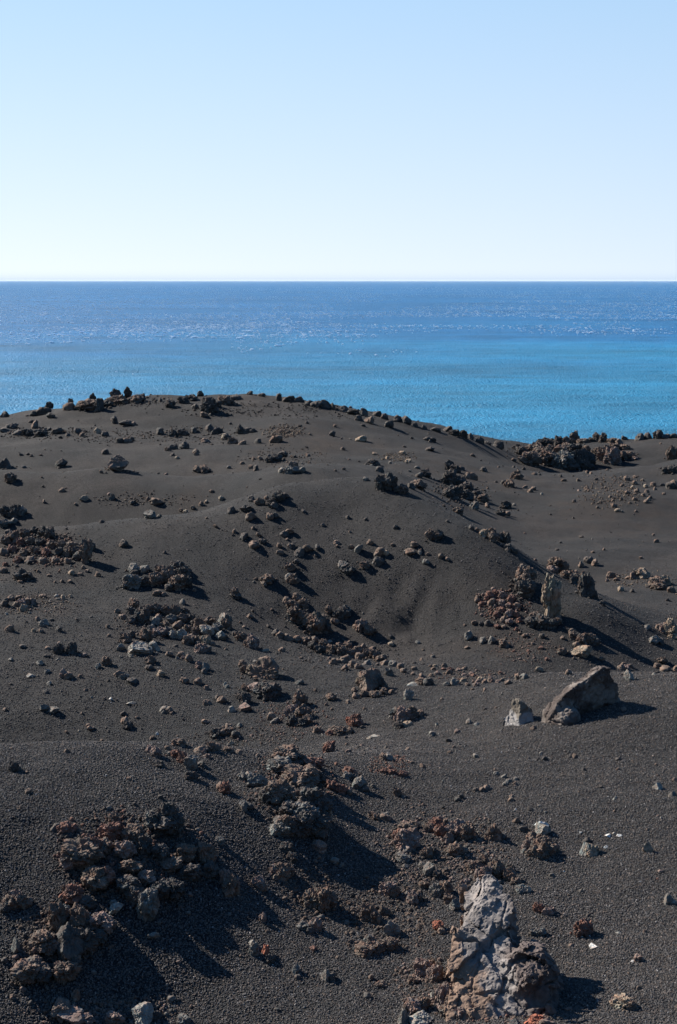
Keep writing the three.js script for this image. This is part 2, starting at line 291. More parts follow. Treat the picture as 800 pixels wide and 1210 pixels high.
// one rock from its place in the photo: px across the middle, py at the foot, width and height in px; it stands on the ground under its foot
function rockMesh(px, py, w, h, kind, tone, lift = 0, sink = 0.36) {
  let p = hit(px, py); for (let k = 1; !p && k < 9; k++) p = hit(px, py + k * 1.2);   // a foot just behind the crest stands on the crest
  if (!p) return null;
  if (kind === 's') { sink = 0.15; h *= 1.1; }
  const d = -p.z, dep = Math.atan2(EYE - p.y, d), u = Math.hypot(d, EYE - p.y) / FPX, half = w * u / 2;
  let tall = (h * u - half * 0.75 * Math.sin(dep)) / Math.cos(dep); tall = Math.max(tall, half * (kind === 'f' ? 0.35 : 0.7));
  const detail = w > 26 ? 20 : w > 14 ? 14 : w > 8 ? 8 : 5, variant = Math.floor(R0() * (detail > 12 ? 9 : 6));
  const m = new THREE.Mesh(rockGeo(kind, detail, variant), rockMats[tone]);
  const sy = tall / (2 - 2 * sink), x = p.x, z = p.z - half * 0.45, gy = EYE + height(x, -z);
  const base = Math.min(gy, p.y + 0.02) + lift * u;
  m.position.set(x, base + sy * (1 - 2 * sink), z);
  m.scale.set(half * 1.06, sy, half * (0.85 + 0.25 * R0())); m.rotation.set((R0() - 0.5) * 0.35, R0() * 6.28, (R0() - 0.5) * 0.35);
  if (kind === 's') m.rotation.set((R0() - 0.5) * 0.12, R0() * 6.28, (R0() - 0.5) * 0.2);
  return m;
}
const CROP = { 1: [0, 440], 2: [265, 440], 3: [530, 440], 4: [0, 700], 5: [265, 700], 6: [530, 700], 7: [0, 930], 8: [265, 930], 9: [530, 930] }, CS = 0.3375;
const parse = (crop, text) => text.trim().split(/\s*;\s*/).filter(Boolean).map((t) => { const [x, y, w, h, kt] = t.trim().split(/[\s,]+/); return [CROP[crop][0] + x * CS, CROP[crop][1] + y * CS, w * CS, h * CS, kt[0], kt[1]]; });
const specs = [], debris = [];        // single rocks to place; spots where small pieces lie round a rock
const kindOf = (kind, tone) => (kind === 'c' && 'rop'.includes(tone) ? ['cinder_rock', 'cinder rock'] : { c: ['lava_rock', 'lava rock'], b: ['lava_block', 'angular block'], s: ['lava_spire', 'lava spire'], f: ['flat_stone', 'flat stone'] }[kind]);
function rocks(crop, where, group, text) {
  for (const s of parse(crop, text)) { if (s[2] < 10) { s[0] += (R0() - 0.5) * 5; s[1] += (R0() - 0.5) * 3; const k = 0.8 + 0.45 * R0(); s[2] *= k; s[3] *= k; } const m = rockMesh(s[0], s[1], s[2] * 1.08, s[3] * 1.05, s[4], s[5]); if (m) specs.push({ m, s, where, group }); }
}
function outcrop(label, crop, text, sink = 0.3, grow = 1.22) {     // lava standing out of the ash: one thing of many lumps
  const list = parse(crop, text).map((a) => { const m = rockMesh(a[0], a[1], a[2] * grow, a[3] * lerp(1, grow, 0.6), a[4], a[5], 0, sink); if (m) debris.push([m.position.clone(), m.scale.x, a[5], 8]); return m; }).filter(Boolean);
  const g = new THREE.Group(); g.name = numbered('lava_outcrop'); g.userData = { label, category: 'outcrop' };
  const c = list.reduce((s, m) => s.add(m.position), new THREE.Vector3()).divideScalar(list.length); g.position.copy(c);
  for (const m of list) { m.position.sub(c); m.name = 'lump'; g.add(m); }
  scene.add(show(g)); return g;
}
function feature(px, py, w, h, kind, tone, name, label, category = 'rock') {
  const m = rockMesh(px, py, w, h, kind, tone, 0, 0.2); m.name = numbered(name); m.userData = { label, category }; scene.add(show(m)); debris.push([m.position.clone(), m.scale.x, tone, 10]); return m;
}

// ---------------------------------------------------------------- skyline
const SKY = 'on the skyline ridge', SKYG = 'rocks along the skyline ridge';
rocks(1, SKY, SKYG, `15 160 28 18 cd; 172 138 28 30 sd; 253 120 20 30 sd; 318 100 26 36 sd; 347 134 34 42 cd; 402 94 38 38 cd; 448 86 30 36 sd; 490 102 46 26 cd; 470 104 60 20 cn; 410 112 80 24 cn; 375 120 40 22 cd; 300 130 90 26 cn; 240 132 40 18 cn; 150 148 50 14 cd; 120 152 30 10 cd; 280 112 22 14 cn; 595 122 46 28 cd; 555 104 24 12 cd; 640 108 44 24 cd; 670 98 50 20 cd; 700 84 30 10 cd; 735 140 62 52 cd; 690 126 24 20 cd; 780 112 44 26 cn; 760 122 30 22 cd; 715 156 30 14 cn`);
rocks(2, SKY, SKYG, `8 112 60 30 cn; 40 96 40 16 cd; 90 82 20 12 cd; 130 84 30 9 cd; 190 98 36 14 cd; 225 104 46 16 cd; 262 104 30 12 cd; 300 116 30 14 cd; 322 120 40 18 cd; 352 122 40 18 cd; 380 128 30 14 cd; 420 140 36 12 cd; 450 148 50 18 cd; 490 152 40 16 cd; 538 154 30 20 cd; 560 160 24 14 cd; 610 172 34 18 cd; 635 178 36 20 cd; 660 188 26 12 cd; 575 192 40 20 cd; 510 180 36 18 cn; 470 170 30 12 cd; 740 206 40 12 cd; 780 208 40 12 cd; 700 202 20 8 cd`);
rocks(3, SKY, SKYG, `20 222 40 22 cd; 50 228 36 26 cd; 85 238 20 24 cd; 112 248 34 16 cd; 140 256 24 12 cd; 175 266 40 18 cd; 735 222 36 32 cd; 700 226 40 20 cd; 670 228 36 22 cd; 762 228 36 16 cd; 790 224 20 16 cd; 620 236 20 10 cd; 600 252 30 16 cn`);
outcrop('jagged grey brown lava outcrop filling the saddle beside the sea', 3, `345 240 34 30 cd; 365 232 30 28 cd; 385 240 36 36 cd; 405 240 34 26 cd; 440 236 34 46 sn; 345 256 50 26 cd; 385 258 50 26 cd; 412 250 44 34 cn; 470 242 44 20 cn; 520 242 34 30 cd; 545 244 34 34 cd; 500 244 30 18 cd; 575 246 40 16 cn; 335 262 60 30 cd; 300 285 70 36 cn; 260 290 50 30 cd; 290 325 80 50 cn; 345 325 80 60 cn; 330 295 60 36 cn; 390 300 70 46 bn; 440 292 66 40 cd; 400 335 80 56 cg; 460 335 80 66 bd; 430 340 50 30 cd; 490 325 50 50 cd; 520 290 40 26 cn; 545 310 50 46 cn; 580 322 60 60 cp; 560 290 44 36 cn; 610 305 40 30 cn; 500 338 30 16 cd; 580 270 50 22 cn; 240 270 40 18 cd; 315 268 40 24 cn; 355 278 44 26 cn; 420 272 46 26 cn; 480 280 40 24 cn; 640 300 36 20 cn; 655 306 24 12 cp; 620 270 34 18 cn`, 0.34, 1.12);
const FAR = 'on the far slope', FARG = 'rocks scattered over the far slope';
rocks(1, FAR, FARG, `20 210 40 16 cd; 60 220 36 16 cd; 95 222 44 24 cd; 140 224 50 26 cd; 165 205 36 14 cd; 120 196 40 14 cn; 40 196 40 12 cd; 200 215 36 16 cd; 240 222 24 10 cd; 210 232 20 8 cd; 180 160 36 10 cd; 400 180 40 12 cd; 440 184 44 16 cd; 470 182 24 12 cn; 345 218 24 10 ct; 375 222 26 14 cd; 270 212 30 14 cd; 290 228 24 10 cn; 420 248 30 14 cd; 445 246 30 14 cn; 460 240 20 12 cd; 362 285 28 24 cd; 560 218 34 18 cd; 605 226 36 28 cd; 640 222 44 24 cd; 680 212 30 14 cd; 735 202 24 24 cd; 757 216 44 14 cd; 720 246 30 8 cn; 645 268 34 24 cd; 610 272 24 14 cd; 585 276 24 10 cn; 680 282 20 12 cn; 695 290 20 8 cn; 620 305 14 8 ct; 600 292 18 10 cd; 108 292 14 11 cd; 90 292 9 8 cd; 140 295 12 5 cn; 15 336 52 36 bd; 212 332 42 28 bd; 555 357 12 7 cd; 480 350 10 6 cd; 690 350 30 24 bn; 715 350 44 22 cn; 790 235 30 16 ct`);
rocks(2, FAR, FARG, `55 216 30 34 cd; 80 212 30 26 cd; 98 214 20 16 cd; 10 236 30 20 cd; 30 250 40 24 cn; 60 250 24 12 cn; 375 226 26 16 cd; 480 242 38 18 ct; 290 178 10 8 cd; 308 220 12 10 cn; 180 246 44 18 cn; 115 248 22 10 cd; 165 316 40 22 cd; 185 312 40 26 cd; 200 296 40 18 cd; 155 300 18 14 cd; 130 306 22 14 cn; 70 320 20 8 cn; 96 306 16 10 cn; 110 344 30 14 cd; 90 338 20 10 cn; 205 350 30 18 cg; 228 354 34 26 cg; 250 352 34 22 bg; 272 352 28 16 cg; 240 334 34 16 cn; 250 298 12 9 cd; 300 295 16 10 cn; 420 270 14 10 cn; 525 285 20 12 bt; 520 326 50 24 cd; 545 350 34 18 cd; 495 377 18 14 cg; 395 347 12 7 cn; 420 345 12 7 cn; 700 240 20 8 cd; 735 242 24 10 cd; 720 275 30 14 cd; 620 288 24 12 ct; 640 312 24 10 ct; 580 308 22 10 ct`);

// ---------------------------------------------------------------- valley behind the middle dune
const VAL = 'in the valley behind', VALG = 'rocks in the valley behind the middle dune';
outcrop('dark lava outcrop on the far shoulder of the smooth middle dune', 2, `548 408 46 44 cd; 575 412 56 54 cd; 555 385 36 24 cn; 625 426 40 32 cd; 605 418 24 18 cd`);
rocks(2, VAL, VALG, `680 406 60 34 cn; 655 408 30 18 cd; 705 366 40 30 cd; 690 372 22 16 cd`);
outcrop('dark ragged lava outcrop sloping down into the valley', 3, `2 342 30 34 cd; 25 350 36 26 cd; 0 395 50 50 cd; 35 400 46 36 cd; 20 440 60 44 cd; 60 420 50 34 cd; 65 446 50 34 cd; 100 440 44 26 cd; 120 452 34 26 cn; 0 440 40 30 cd`);
rocks(3, VAL, VALG, `90 480 36 30 cg; 35 496 40 26 cn; 200 477 40 28 cd; 180 500 40 22 cd; 210 502 24 14 cn; 140 470 24 12 cn; 125 348 30 16 cd; 240 374 44 32 cn; 216 402 38 28 cn; 190 390 20 14 cd; 80 376 46 18 cn; 50 340 22 14 cd; 268 410 18 12 bn; 285 420 20 12 cn; 305 412 24 12 cn; 322 432 12 8 cl; 460 382 12 8 cn; 490 412 16 10 cn; 445 456 16 14 cd; 500 355 12 6 cn; 785 305 50 50 cn; 775 352 54 26 cd; 790 405 30 26 cn; 722 598 24 13 cn; 380 702 74 54 cn; 365 700 40 28 cp; 415 725 44 34 cn; 445 745 46 40 cd; 440 725 36 30 cn; 485 786 62 88 cd; 470 735 40 40 cn; 510 790 30 30 cd; 490 666 36 22 cd; 512 676 30 16 cn; 470 680 24 12 cn; 545 812 26 16 cd; 602 762 18 16 ct; 680 722 70 38 ct; 650 724 40 18 cn; 730 750 60 36 cn; 760 745 44 36 ct; 745 762 60 26 cn; 570 720 32 12 cn; 630 722 24 11 cn; 596 732 18 10 cn; 780 770 30 16 cn; 155 592 40 36 cn; 125 575 36 26 ct; 150 575 40 30 cn; 180 590 36 30 cd; 205 602 30 42 cd; 190 580 36 24 cn; 212 622 24 22 cd; 233 637 22 22 cd; 75 554 20 16 cd; 95 556 14 8 cn`);
rocks(3, 'on the stony mound', 'stones of the mound in the valley', `600 420 14 10 cn; 612 396 16 12 cn; 640 405 18 12 ct; 655 392 16 12 cn; 630 430 16 12 cn; 665 420 20 14 cn; 690 402 16 12 ct; 680 435 18 14 cn; 700 420 18 12 cn; 712 440 18 12 cn; 730 412 18 12 cn; 720 395 18 12 cn; 745 400 18 12 cd; 780 408 34 24 cd; 660 450 18 12 cn; 690 460 20 12 cn; 640 462 14 10 cn; 580 470 20 14 cn; 570 455 12 8 cn; 590 486 18 10 ct; 560 440 12 8 cn; 535 460 12 9 cn; 620 375 22 14 cn; 650 370 16 10 cn; 600 450 12 8 cn; 750 430 14 10 cn; 700 450 14 10 ct; 675 380 14 10 cn; 522 478 14 8 cn; 650 485 12 8 cn`);

// ---------------------------------------------------------------- middle dune
const DUN = 'on the middle dune', DUNG = 'loose rocks on the middle dune';
rocks(1, DUN, DUNG, `35 386 50 34 cn; 215 417 18 8 cn; 293 448 30 16 bt; 397 444 24 22 bd; 550 463 38 20 cn; 470 463 24 11 cd; 523 510 46 28 bg; 508 508 20 14 bl; 635 490 22 14 cn; 655 492 16 12 ct; 680 478 18 12 cn; 705 468 18 12 cn; 720 455 14 10 ct; 735 422 16 10 cn; 775 450 16 10 ct; 15 503 40 36 cd; 50 506 50 40 cd; 75 500 36 30 cg; 15 542 46 26 cg; 40 530 26 16 bg; 440 613 24 22 cd; 432 605 14 14 cn; 575 636 16 11 cd; 155 460 14 6 cn; 268 462 10 6 cn`);
rocks(2, DUN, DUNG, `190 452 46 36 cd; 165 468 40 26 cd; 125 462 44 22 cn; 95 453 22 14 cd; 216 442 24 14 cd; 150 445 22 14 cn; 172 480 24 12 cd; 75 487 44 20 cd; 25 492 30 16 cd; 92 517 34 20 cn; 155 512 26 16 cn; 172 514 24 14 cd; 278 491 16 7 cd; 230 566 30 13 cn; 212 577 24 13 cd; 68 587 34 18 cd; 105 614 38 22 cn; 130 602 24 18 cd; 190 613 17 9 cn; 195 641 20 9 cn; 330 616 16 18 cd; 262 642 36 15 cd; 292 628 36 16 cn; 248 670 20 13 cd; 228 696 38 28 cn; 240 742 48 34 cn; 220 730 26 20 cg; 148 738 58 28 cn; 38 790 40 36 cn; 430 511 15 9 cd; 497 516 11 7 cd; 400 598 22 10 cn; 345 542 17 9 cd; 608 551 16 9 cd; 515 603 20 10 cn; 445 560 12 7 cn; 465 634 28 34 cg; 440 618 20 10 cn; 545 642 36 22 cn; 570 638 22 14 ct; 535 650 24 18 cn; 415 694 40 30 bg; 420 674 22 16 bl; 435 707 50 28 cd; 490 687 40 22 cn; 540 677 38 22 cd; 722 586 40 36 cn; 748 586 44 34 cd; 652 641 38 20 cn; 635 632 20 12 cg; 670 613 24 13 cn; 688 640 18 10 cg; 710 668 24 16 cg; 755 652 18 11 cn; 720 640 14 9 cn; 590 605 12 8 cn; 28 562 14 8 cn; 125 575 20 7 cn; 145 752 18 10 cn; 225 617 18 10 cn; 320 645 10 7 cn; 400 612 14 7 cn; 780 660 12 8 cn`);
const PAIR = 'in the dune clump';
rocks(1, PAIR, 'dark rock clump on the middle dune', `466 698 46 28 bl; 508 697 28 20 cg; 460 754 74 50 cg; 515 745 40 30 cd; 565 715 50 40 cn; 545 745 60 46 cn; 590 735 60 56 cn; 625 700 62 38 cd; 610 690 30 20 cn; 645 720 46 40 cd; 625 760 66 50 cn; 655 752 44 40 cd; 590 765 36 22 cd; 545 782 30 14 cn; 640 700 30 26 cn`);
const BANK = 'in the rubble bank';
rocks(1, BANK, 'rubble bank on the dune shoulder', `150 572 40 34 cd; 175 580 40 36 cd; 165 556 26 20 cd; 120 565 40 26 cd; 85 575 36 28 cn; 45 590 46 36 cn; 15 600 40 30 cn; 30 570 30 20 cd; 70 605 36 26 cr; 105 600 36 24 cn; 140 605 36 24 cd; 180 615 36 28 cn; 215 615 32 28 cn; 205 640 36 26 cd; 235 640 34 30 cn; 262 640 34 30 cd; 245 615 24 20 cn; 160 640 36 26 cr; 120 635 36 26 cn; 80 640 36 24 cn; 40 630 36 26 cr; 10 640 30 26 cn; 60 665 34 22 cr; 105 665 34 22 cn; 150 668 30 20 cn; 195 668 30 22 cn; 230 670 26 18 cn; 300 670 48 76 sn; 315 625 24 26 cd; 280 655 26 22 cd; 75 727 64 42 cd; 50 722 24 20 cn; 100 722 30 18 cn; 20 675 24 16 cr; 10 700 24 16 cn; 170 720 14 9 cn; 215 736 16 10 cn; 195 738 12 8 cn; 250 740 14 9 cn; 345 714 20 10 cn; 250 705 20 12 ct; 275 715 18 10 cn; 290 690 18 12 cn; 130 700 14 10 cn; 310 700 14 8 cn; 75 740 22 8 cn`);
outcrop('twin knobbly lava lump with brown rubble leaning on its side', 3, `262 742 60 60 cn; 285 735 44 50 cn; 250 770 40 36 cd; 275 790 60 60 cd; 265 760 60 50 cn`, 0.25);
rocks(6, 'in the rubble cone', 'brown rubble cone under the lava lumps', `295 120 50 36 cd; 330 122 60 44 cd; 360 125 50 36 cd; 300 95 36 26 cn; 385 110 30 30 cn; 150 20 26 18 cr; 175 15 26 18 cr; 200 20 26 18 cp; 225 30 24 18 cr; 165 40 26 18 cr; 195 45 26 20 cp; 220 55 26 18 cr; 245 60 24 18 cn; 180 70 26 18 cr; 210 80 26 18 cp; 235 85 24 18 cr; 160 90 22 16 cr; 190 100 24 16 cn; 220 110 24 16 cp; 250 105 22 16 cr; 97 112 22 18 cn; 120 112 18 14 cd; 138 118 20 16 cd; 170 125 20 14 cr; 105 35 18 14 cn; 200 130 20 14 cn; 235 130 20 14 cr`);
rocks(3, 'in the rubble cone', 'brown rubble cone under the lava lumps', `140 800 26 18 cr; 165 785 26 18 cr; 190 790 26 18 cp; 215 800 26 18 cr; 150 820 26 18 cn; 180 815 26 18 cr; 205 825 26 18 cp; 240 825 24 18 cr; 120 815 20 14 cr; 100 806 18 12 cn`);
rocks(6, 'behind the slanted boulder', 'rocks at the foot of the dune behind the slanted boulder', `70 168 28 26 cg; 120 178 26 20 cg; 152 178 30 26 bg; 195 192 34 28 cn; 185 180 20 14 cg; 325 162 20 14 cd; 262 158 22 16 cn; 255 150 14 10 cn; 400 217 36 24 cn; 440 165 40 28 cn; 470 180 44 36 cn; 500 180 40 34 cn; 515 185 30 26 cd; 455 190 26 20 cn; 470 228 76 40 bt; 395 164 18 12 cn; 425 145 20 14 cn; 690 127 26 13 cg; 725 180 46 28 bg; 745 182 30 16 cd; 780 150 60 56 ct; 755 140 40 34 cp; 790 160 50 40 ct; 740 132 26 20 cn; 750 248 50 18 cn; 760 278 50 16 cn; 735 268 24 14 cn; 610 260 24 14 cn; 625 272 34 20 cp; 600 270 22 12 cn; 645 262 20 12 cn; 632 308 32 38 bl; 795 272 26 22 cn; 330 195 18 12 cr; 275 210 16 10 cr; 240 225 14 10 cp; 300 185 14 10 cn; 350 240 14 10 cr; 230 205 14 10 cr; 255 240 16 10 cp; 532 240 20 14 cn; 415 288 26 14 cn`);

// ---------------------------------------------------------------- hollow
rocks(4, 'in the grey stone heap', 'grey stone heap under the middle dune', `470 55 46 36 cn; 455 75 36 28 cd; 490 106 66 54 cd; 460 108 36 24 cd; 515 75 44 34 cn; 545 72 44 36 cn; 540 112 44 30 bl; 580 75 40 34 cn; 612 78 44 36 cn; 645 80 36 30 cd; 600 105 40 30 cg; 635 106 44 34 cn; 660 105 30 30 cd; 575 128 40 28 cn; 560 155 56 36 cp; 510 168 46 46 cn; 530 140 36 28 cg; 605 160 40 30 bl; 630 162 46 36 bl; 655 140 36 28 cn; 690 122 44 36 cn; 685 148 40 30 cn; 720 150 56 36 bl; 735 110 40 28 cn; 760 130 36 26 cg; 782 122 48 50 bl; 775 166 42 34 bl; 750 140 30 24 cg; 720 182 38 36 bt; 700 212 48 34 cp; 725 208 30 26 cd; 655 182 40 34 cn; 680 180 34 30 cn; 485 218 90 46 bl; 515 215 40 30 cg; 540 205 40 34 bl; 440 176 46 36 cn; 458 158 34 26 cd; 420 202 38 24 bg; 410 74 24 16 cn; 430 95 30 20 cn; 690 190 24 20 cd; 745 190 24 18 cn; 560 100 26 20 cn; 590 140 30 24 cd; 620 125 26 20 cn; 670 165 26 22 cn; 500 135 26 22 cn`);
const HOL = 'in the ash hollow', HOLG = 'rocks scattered in the hollow';
rocks(4, HOL, HOLG, `595 222 26 18 cn; 625 224 22 16 cn; 660 242 36 20 cn; 645 236 20 14 cp; 525 250 46 30 cn; 520 272 26 15 cd; 557 290 22 15 ct; 695 265 30 26 cp; 715 270 30 24 bg; 722 287 24 16 cd; 650 320 26 17 cn; 695 324 26 18 cn; 720 337 24 16 cn; 725 394 30 16 cn; 775 386 32 24 cn; 795 332 22 22 bl; 205 214 44 36 cd; 250 216 46 42 cd; 345 264 26 22 bg; 370 257 36 34 cn; 432 304 42 24 bg; 462 320 42 18 cd; 415 297 22 22 cn; 225 296 28 30 bp; 240 302 32 22 cn; 278 300 17 13 cn; 138 253 26 17 bl; 165 279 20 13 fl; 195 234 20 9 fg; 105 296 38 10 fl; 173 326 22 15 fl; 82 191 26 9 cd; 155 114 36 22 bl; 145 122 20 12 cg; 128 99 28 13 cn; 205 136 20 13 cd; 35 140 26 14 cn; 118 142 20 10 ct; 142 142 22 12 cn; 160 199 16 8 cn; 40 241 18 9 fl; 158 357 24 11 cd; 152 414 32 24 bg; 183 424 48 18 bg; 318 482 30 15 cn; 305 473 17 11 cn; 435 462 30 26 cn; 448 478 34 28 cd; 575 420 30 28 cg; 592 422 30 20 cn; 395 374 11 9 bw; 548 496 11 9 bw; 460 394 28 8 fl; 290 422 12 8 cn; 15 416 16 9 cn; 725 462 28 15 cn; 755 508 58 34 cd; 780 500 30 24 cn; 740 556 40 36 cn; 722 558 36 24 cd; 755 552 30 26 cn; 625 537 52 30 cn; 585 554 22 18 cn; 320 366 10 6 bl; 235 490 12 6 cn; 275 490 10 6 cl; 50 45 26 20 cn; 75 48 34 28 cp; 95 40 30 22 cn; 80 66 34 16 ct; 115 36 24 14 cn; 10 45 22 26 cd; 35 25 24 16 cn; 150 22 22 12 cn; 200 18 22 9 cl; 225 20 16 8 ct; 60 22 26 14 cn; 240 15 14 8 ct; 95 105 14 8 cn; 16 78 12 6 cl; 545 5 26 10 cd; 575 8 16 8 cn; 790 205 14 9 cn; 600 355 12 7 cn; 300 345 10 6 cn; 475 440 12 7 cn; 640 450 12 7 cn`);
rocks(5, HOL, HOLG, `255 30 36 26 cn; 220 42 26 18 cn; 240 66 50 36 cn; 270 60 44 36 cn; 250 106 72 56 cn; 235 100 46 34 cg; 285 95 40 34 cd; 320 145 86 78 cn; 345 140 60 50 cd; 358 76 26 24 cn; 400 92 40 30 cd; 418 94 50 44 cd; 428 72 30 20 bl; 390 110 24 14 cn; 480 138 46 44 cp; 510 150 44 32 cn; 465 132 26 20 cn; 10 128 40 50 cn; 5 160 26 14 cd; 90 86 20 14 cn; 40 22 42 22 cd; 62 128 20 10 cn; 55 165 42 28 cn; 100 196 56 52 cp; 85 190 40 30 cn; 175 147 22 17 cd; 205 206 24 15 cn; 145 210 24 10 ct; 265 322 32 18 bg; 15 336 15 15 bl; 375 378 38 28 cn; 165 446 30 28 cn; 175 455 26 14 cg; 20 417 24 13 cl; 320 487 26 19 cn; 460 468 54 44 cr; 440 455 26 22 co; 520 510 42 12 fl; 370 562 46 46 cr; 360 545 30 20 cn; 575 292 30 30 cg; 780 327 32 17 bg; 735 507 24 22 cg; 745 462 11 10 bl; 590 156 20 10 cd; 585 187 17 11 ct; 683 182 15 11 bl; 75 415 44 26 bp; 20 498 46 28 cn; 40 510 36 20 cd; 15 480 30 20 cn; 55 475 18 12 bg; 350 400 14 9 cn; 315 350 14 9 cn; 690 235 14 8 cn; 430 445 14 10 cn; 345 415 12 8 cr; 760 380 12 8 cn`);
rocks(5, 'in the rubble streak', 'rubble streak crossing the hollow', `195 160 30 20 cn; 225 168 34 22 cn; 255 172 34 24 cn; 285 180 36 26 cn; 310 200 40 34 cd; 335 216 48 38 cd; 350 190 34 26 cn; 370 180 20 16 bl; 375 215 40 34 cn; 405 220 40 38 cn; 430 200 36 28 cn; 440 225 36 30 cn; 465 215 34 26 cn; 475 235 34 24 cn; 500 225 34 28 cn; 525 232 38 32 cn; 545 245 34 26 cn; 565 255 30 22 cn; 590 260 30 22 cg; 610 268 28 20 cn; 632 278 24 18 cn; 420 250 34 22 cn; 400 245 28 18 cn; 445 262 34 20 cn; 385 255 26 16 cn; 500 255 30 20 cg; 430 240 30 20 cn; 525 205 26 20 cn; 480 205 24 18 cn; 560 235 24 18 cn; 395 190 24 18 cn; 415 270 24 12 cn; 468 268 24 14 cn; 655 290 18 12 cn; 320 175 26 18 cn; 300 165 20 14 cn`);
rocks(5, 'among the hollow boulders', 'brown boulder clumps of the hollow', `140 300 120 78 bn; 100 292 46 40 ct; 70 282 40 30 cn; 65 262 36 26 cn; 150 372 100 62 cd; 110 352 60 40 bp; 80 345 40 26 cn; 72 392 52 42 cd; 55 372 34 26 cd; 265 402 58 60 cn; 235 435 50 44 cp; 275 440 60 50 cn; 240 468 56 40 cd; 290 462 44 36 cn; 270 470 50 30 cd; 510 340 100 72 bn; 480 325 44 40 ct; 545 335 50 46 cd; 490 365 40 24 cn; 530 368 44 26 cn; 560 358 36 26 cn; 460 372 30 20 cn; 440 385 26 14 cn; 585 350 24 16 cn; 600 440 50 40 cg; 625 455 60 56 cp; 655 445 56 50 cn; 610 478 44 30 cd; 640 470 36 20 ct; 685 435 30 26 cn; 385 490 40 24 cn; 410 500 50 32 cn; 440 495 36 26 cn; 370 500 30 18 cr; 645 376 40 42 bl; 665 328 50 14 fl; 690 322 44 26 cn; 715 325 36 24 cd; 700 305 26 16 cn`);
rocks(5, 'in the thin rubble', 'thin brown rubble beside the pale stone', `730 275 20 12 cn; 750 285 20 12 cp; 770 275 20 12 cr; 790 285 20 12 cn; 745 262 18 10 ct; 780 265 18 10 cn; 725 292 18 10 cn`);
rocks(6, 'in the thin rubble', 'thin brown rubble beside the pale stone', `10 275 22 14 cr; 30 280 26 16 cp; 50 275 20 12 cn; 20 325 34 22 cg; 45 312 20 14 ct; 65 325 20 14 cn; 95 325 26 16 cp; 110 310 22 14 ct; 125 320 24 16 cn; 145 300 22 14 cp; 150 318 22 14 cn; 170 315 22 14 cp; 195 310 18 12 cn; 215 325 24 18 cn; 245 310 22 22 cn; 262 305 22 20 cg; 85 300 18 12 cr; 60 295 18 12 cp; 135 342 18 10 cn; 315 277 26 10 ct; 185 290 14 9 cr`);
rocks(6, 'on the open ash', 'loose stones on the open ash slope', `65 462 22 20 cg; 100 462 18 12 bl; 568 386 16 12 bl; 733 690 32 25 bl; 95 694 18 12 cd; 115 698 22 12 cn; 170 640 16 10 cg; 195 650 18 12 cg; 215 662 20 12 cg; 235 655 16 12 cg; 205 675 18 12 cg; 240 672 16 10 cn; 35 727 24 18 cd; 215 730 22 14 cn; 585 729 10 9 bl; 328 830 52 28 bw; 620 410 18 8 cn; 160 625 14 9 cn; 345 770 10 7 bl; 740 795 9 7 bl; 230 765 9 7 bl; 455 700 9 6 cn`);

// ---------------------------------------------------------------- foreground
outcrop('dark red brown lava jumble with long black shadow on foreground ash', 7, `285 292 130 96 cn; 240 288 66 60 cp; 330 250 70 70 cr; 390 196 76 62 cr; 400 136 40 44 cn; 370 240 60 50 cn; 465 205 76 64 cn; 440 255 66 60 cp; 500 235 60 60 cd; 575 175 120 104 cd; 540 150 66 60 cg; 610 165 60 60 cd; 650 265 66 56 cn; 720 272 66 66 cn; 600 300 70 44 cn; 560 260 60 50 cd; 325 372 110 76 cn; 370 350 70 60 cr; 455 312 80 46 cn; 510 346 60 44 cp; 440 385 90 60 cd; 510 470 70 96 cg; 480 420 60 60 cd; 460 405 40 40 cd; 405 448 40 36 bl; 560 400 80 60 cd; 610 390 80 56 cd; 250 412 70 60 cr; 235 390 40 40 cn; 660 330 70 50 cd; 740 320 60 50 cd; 300 430 60 40 cd`, 0.22);
outcrop('brown and dark knobbly lava clump by the foreground rust rocks', 7, `195 505 70 90 cn; 215 470 50 50 cg; 275 505 60 78 cn; 350 522 86 66 cp; 310 520 50 50 cd; 155 592 92 72 cn; 235 618 104 112 bd; 290 590 80 80 cd; 105 696 124 78 cn; 80 670 60 50 cp; 150 690 60 50 cd; 225 692 76 66 cn; 262 642 42 48 cn; 340 560 60 50 cd; 250 660 60 50 cd; 385 505 40 30 cn`, 0.22);
const FORE = 'among the foreground jumbles', FOREG = 'loose rocks in the foreground';
rocks(7, FORE, FOREG, `225 157 66 34 cr; 195 155 36 22 cd; 255 155 36 26 cr; 30 428 60 46 cn; 70 425 60 50 cn; 50 410 60 44 cp; 15 440 40 30 cd; 95 420 40 30 cn; 55 577 30 46 bg; 265 747 30 34 cn; 205 808 90 52 bn; 245 832 100 40 bp; 300 832 60 34 cp; 395 832 66 40 cp; 500 834 90 64 bl; 545 815 40 30 cd; 605 747 20 20 cg; 640 830 50 30 cg; 790 352 40 60 cp; 538 532 28 36 cg; 400 425 36 24 cg; 770 200 36 26 cg; 370 80 20 16 cd; 700 150 14 10 cg; 15 610 20 16 cd; 460 790 20 14 cn; 100 760 20 14 cd; 45 745 16 10 cn; 590 700 12 10 cg; 330 660 16 12 cg`);
rocks(4, FORE, FOREG, `50 627 42 36 cd; 525 560 30 26 cp; 545 576 40 38 cp; 555 612 46 24 cd; 615 580 40 30 cr; 640 600 46 46 cr; 668 622 60 52 bg; 668 656 54 34 cd; 705 610 30 20 cd; 785 706 44 44 cr; 770 690 30 26 cn; 700 565 40 18 cn; 725 580 30 16 cp; 590 570 20 14 cg; 375 760 18 14 cg; 455 660 16 10 cn`);
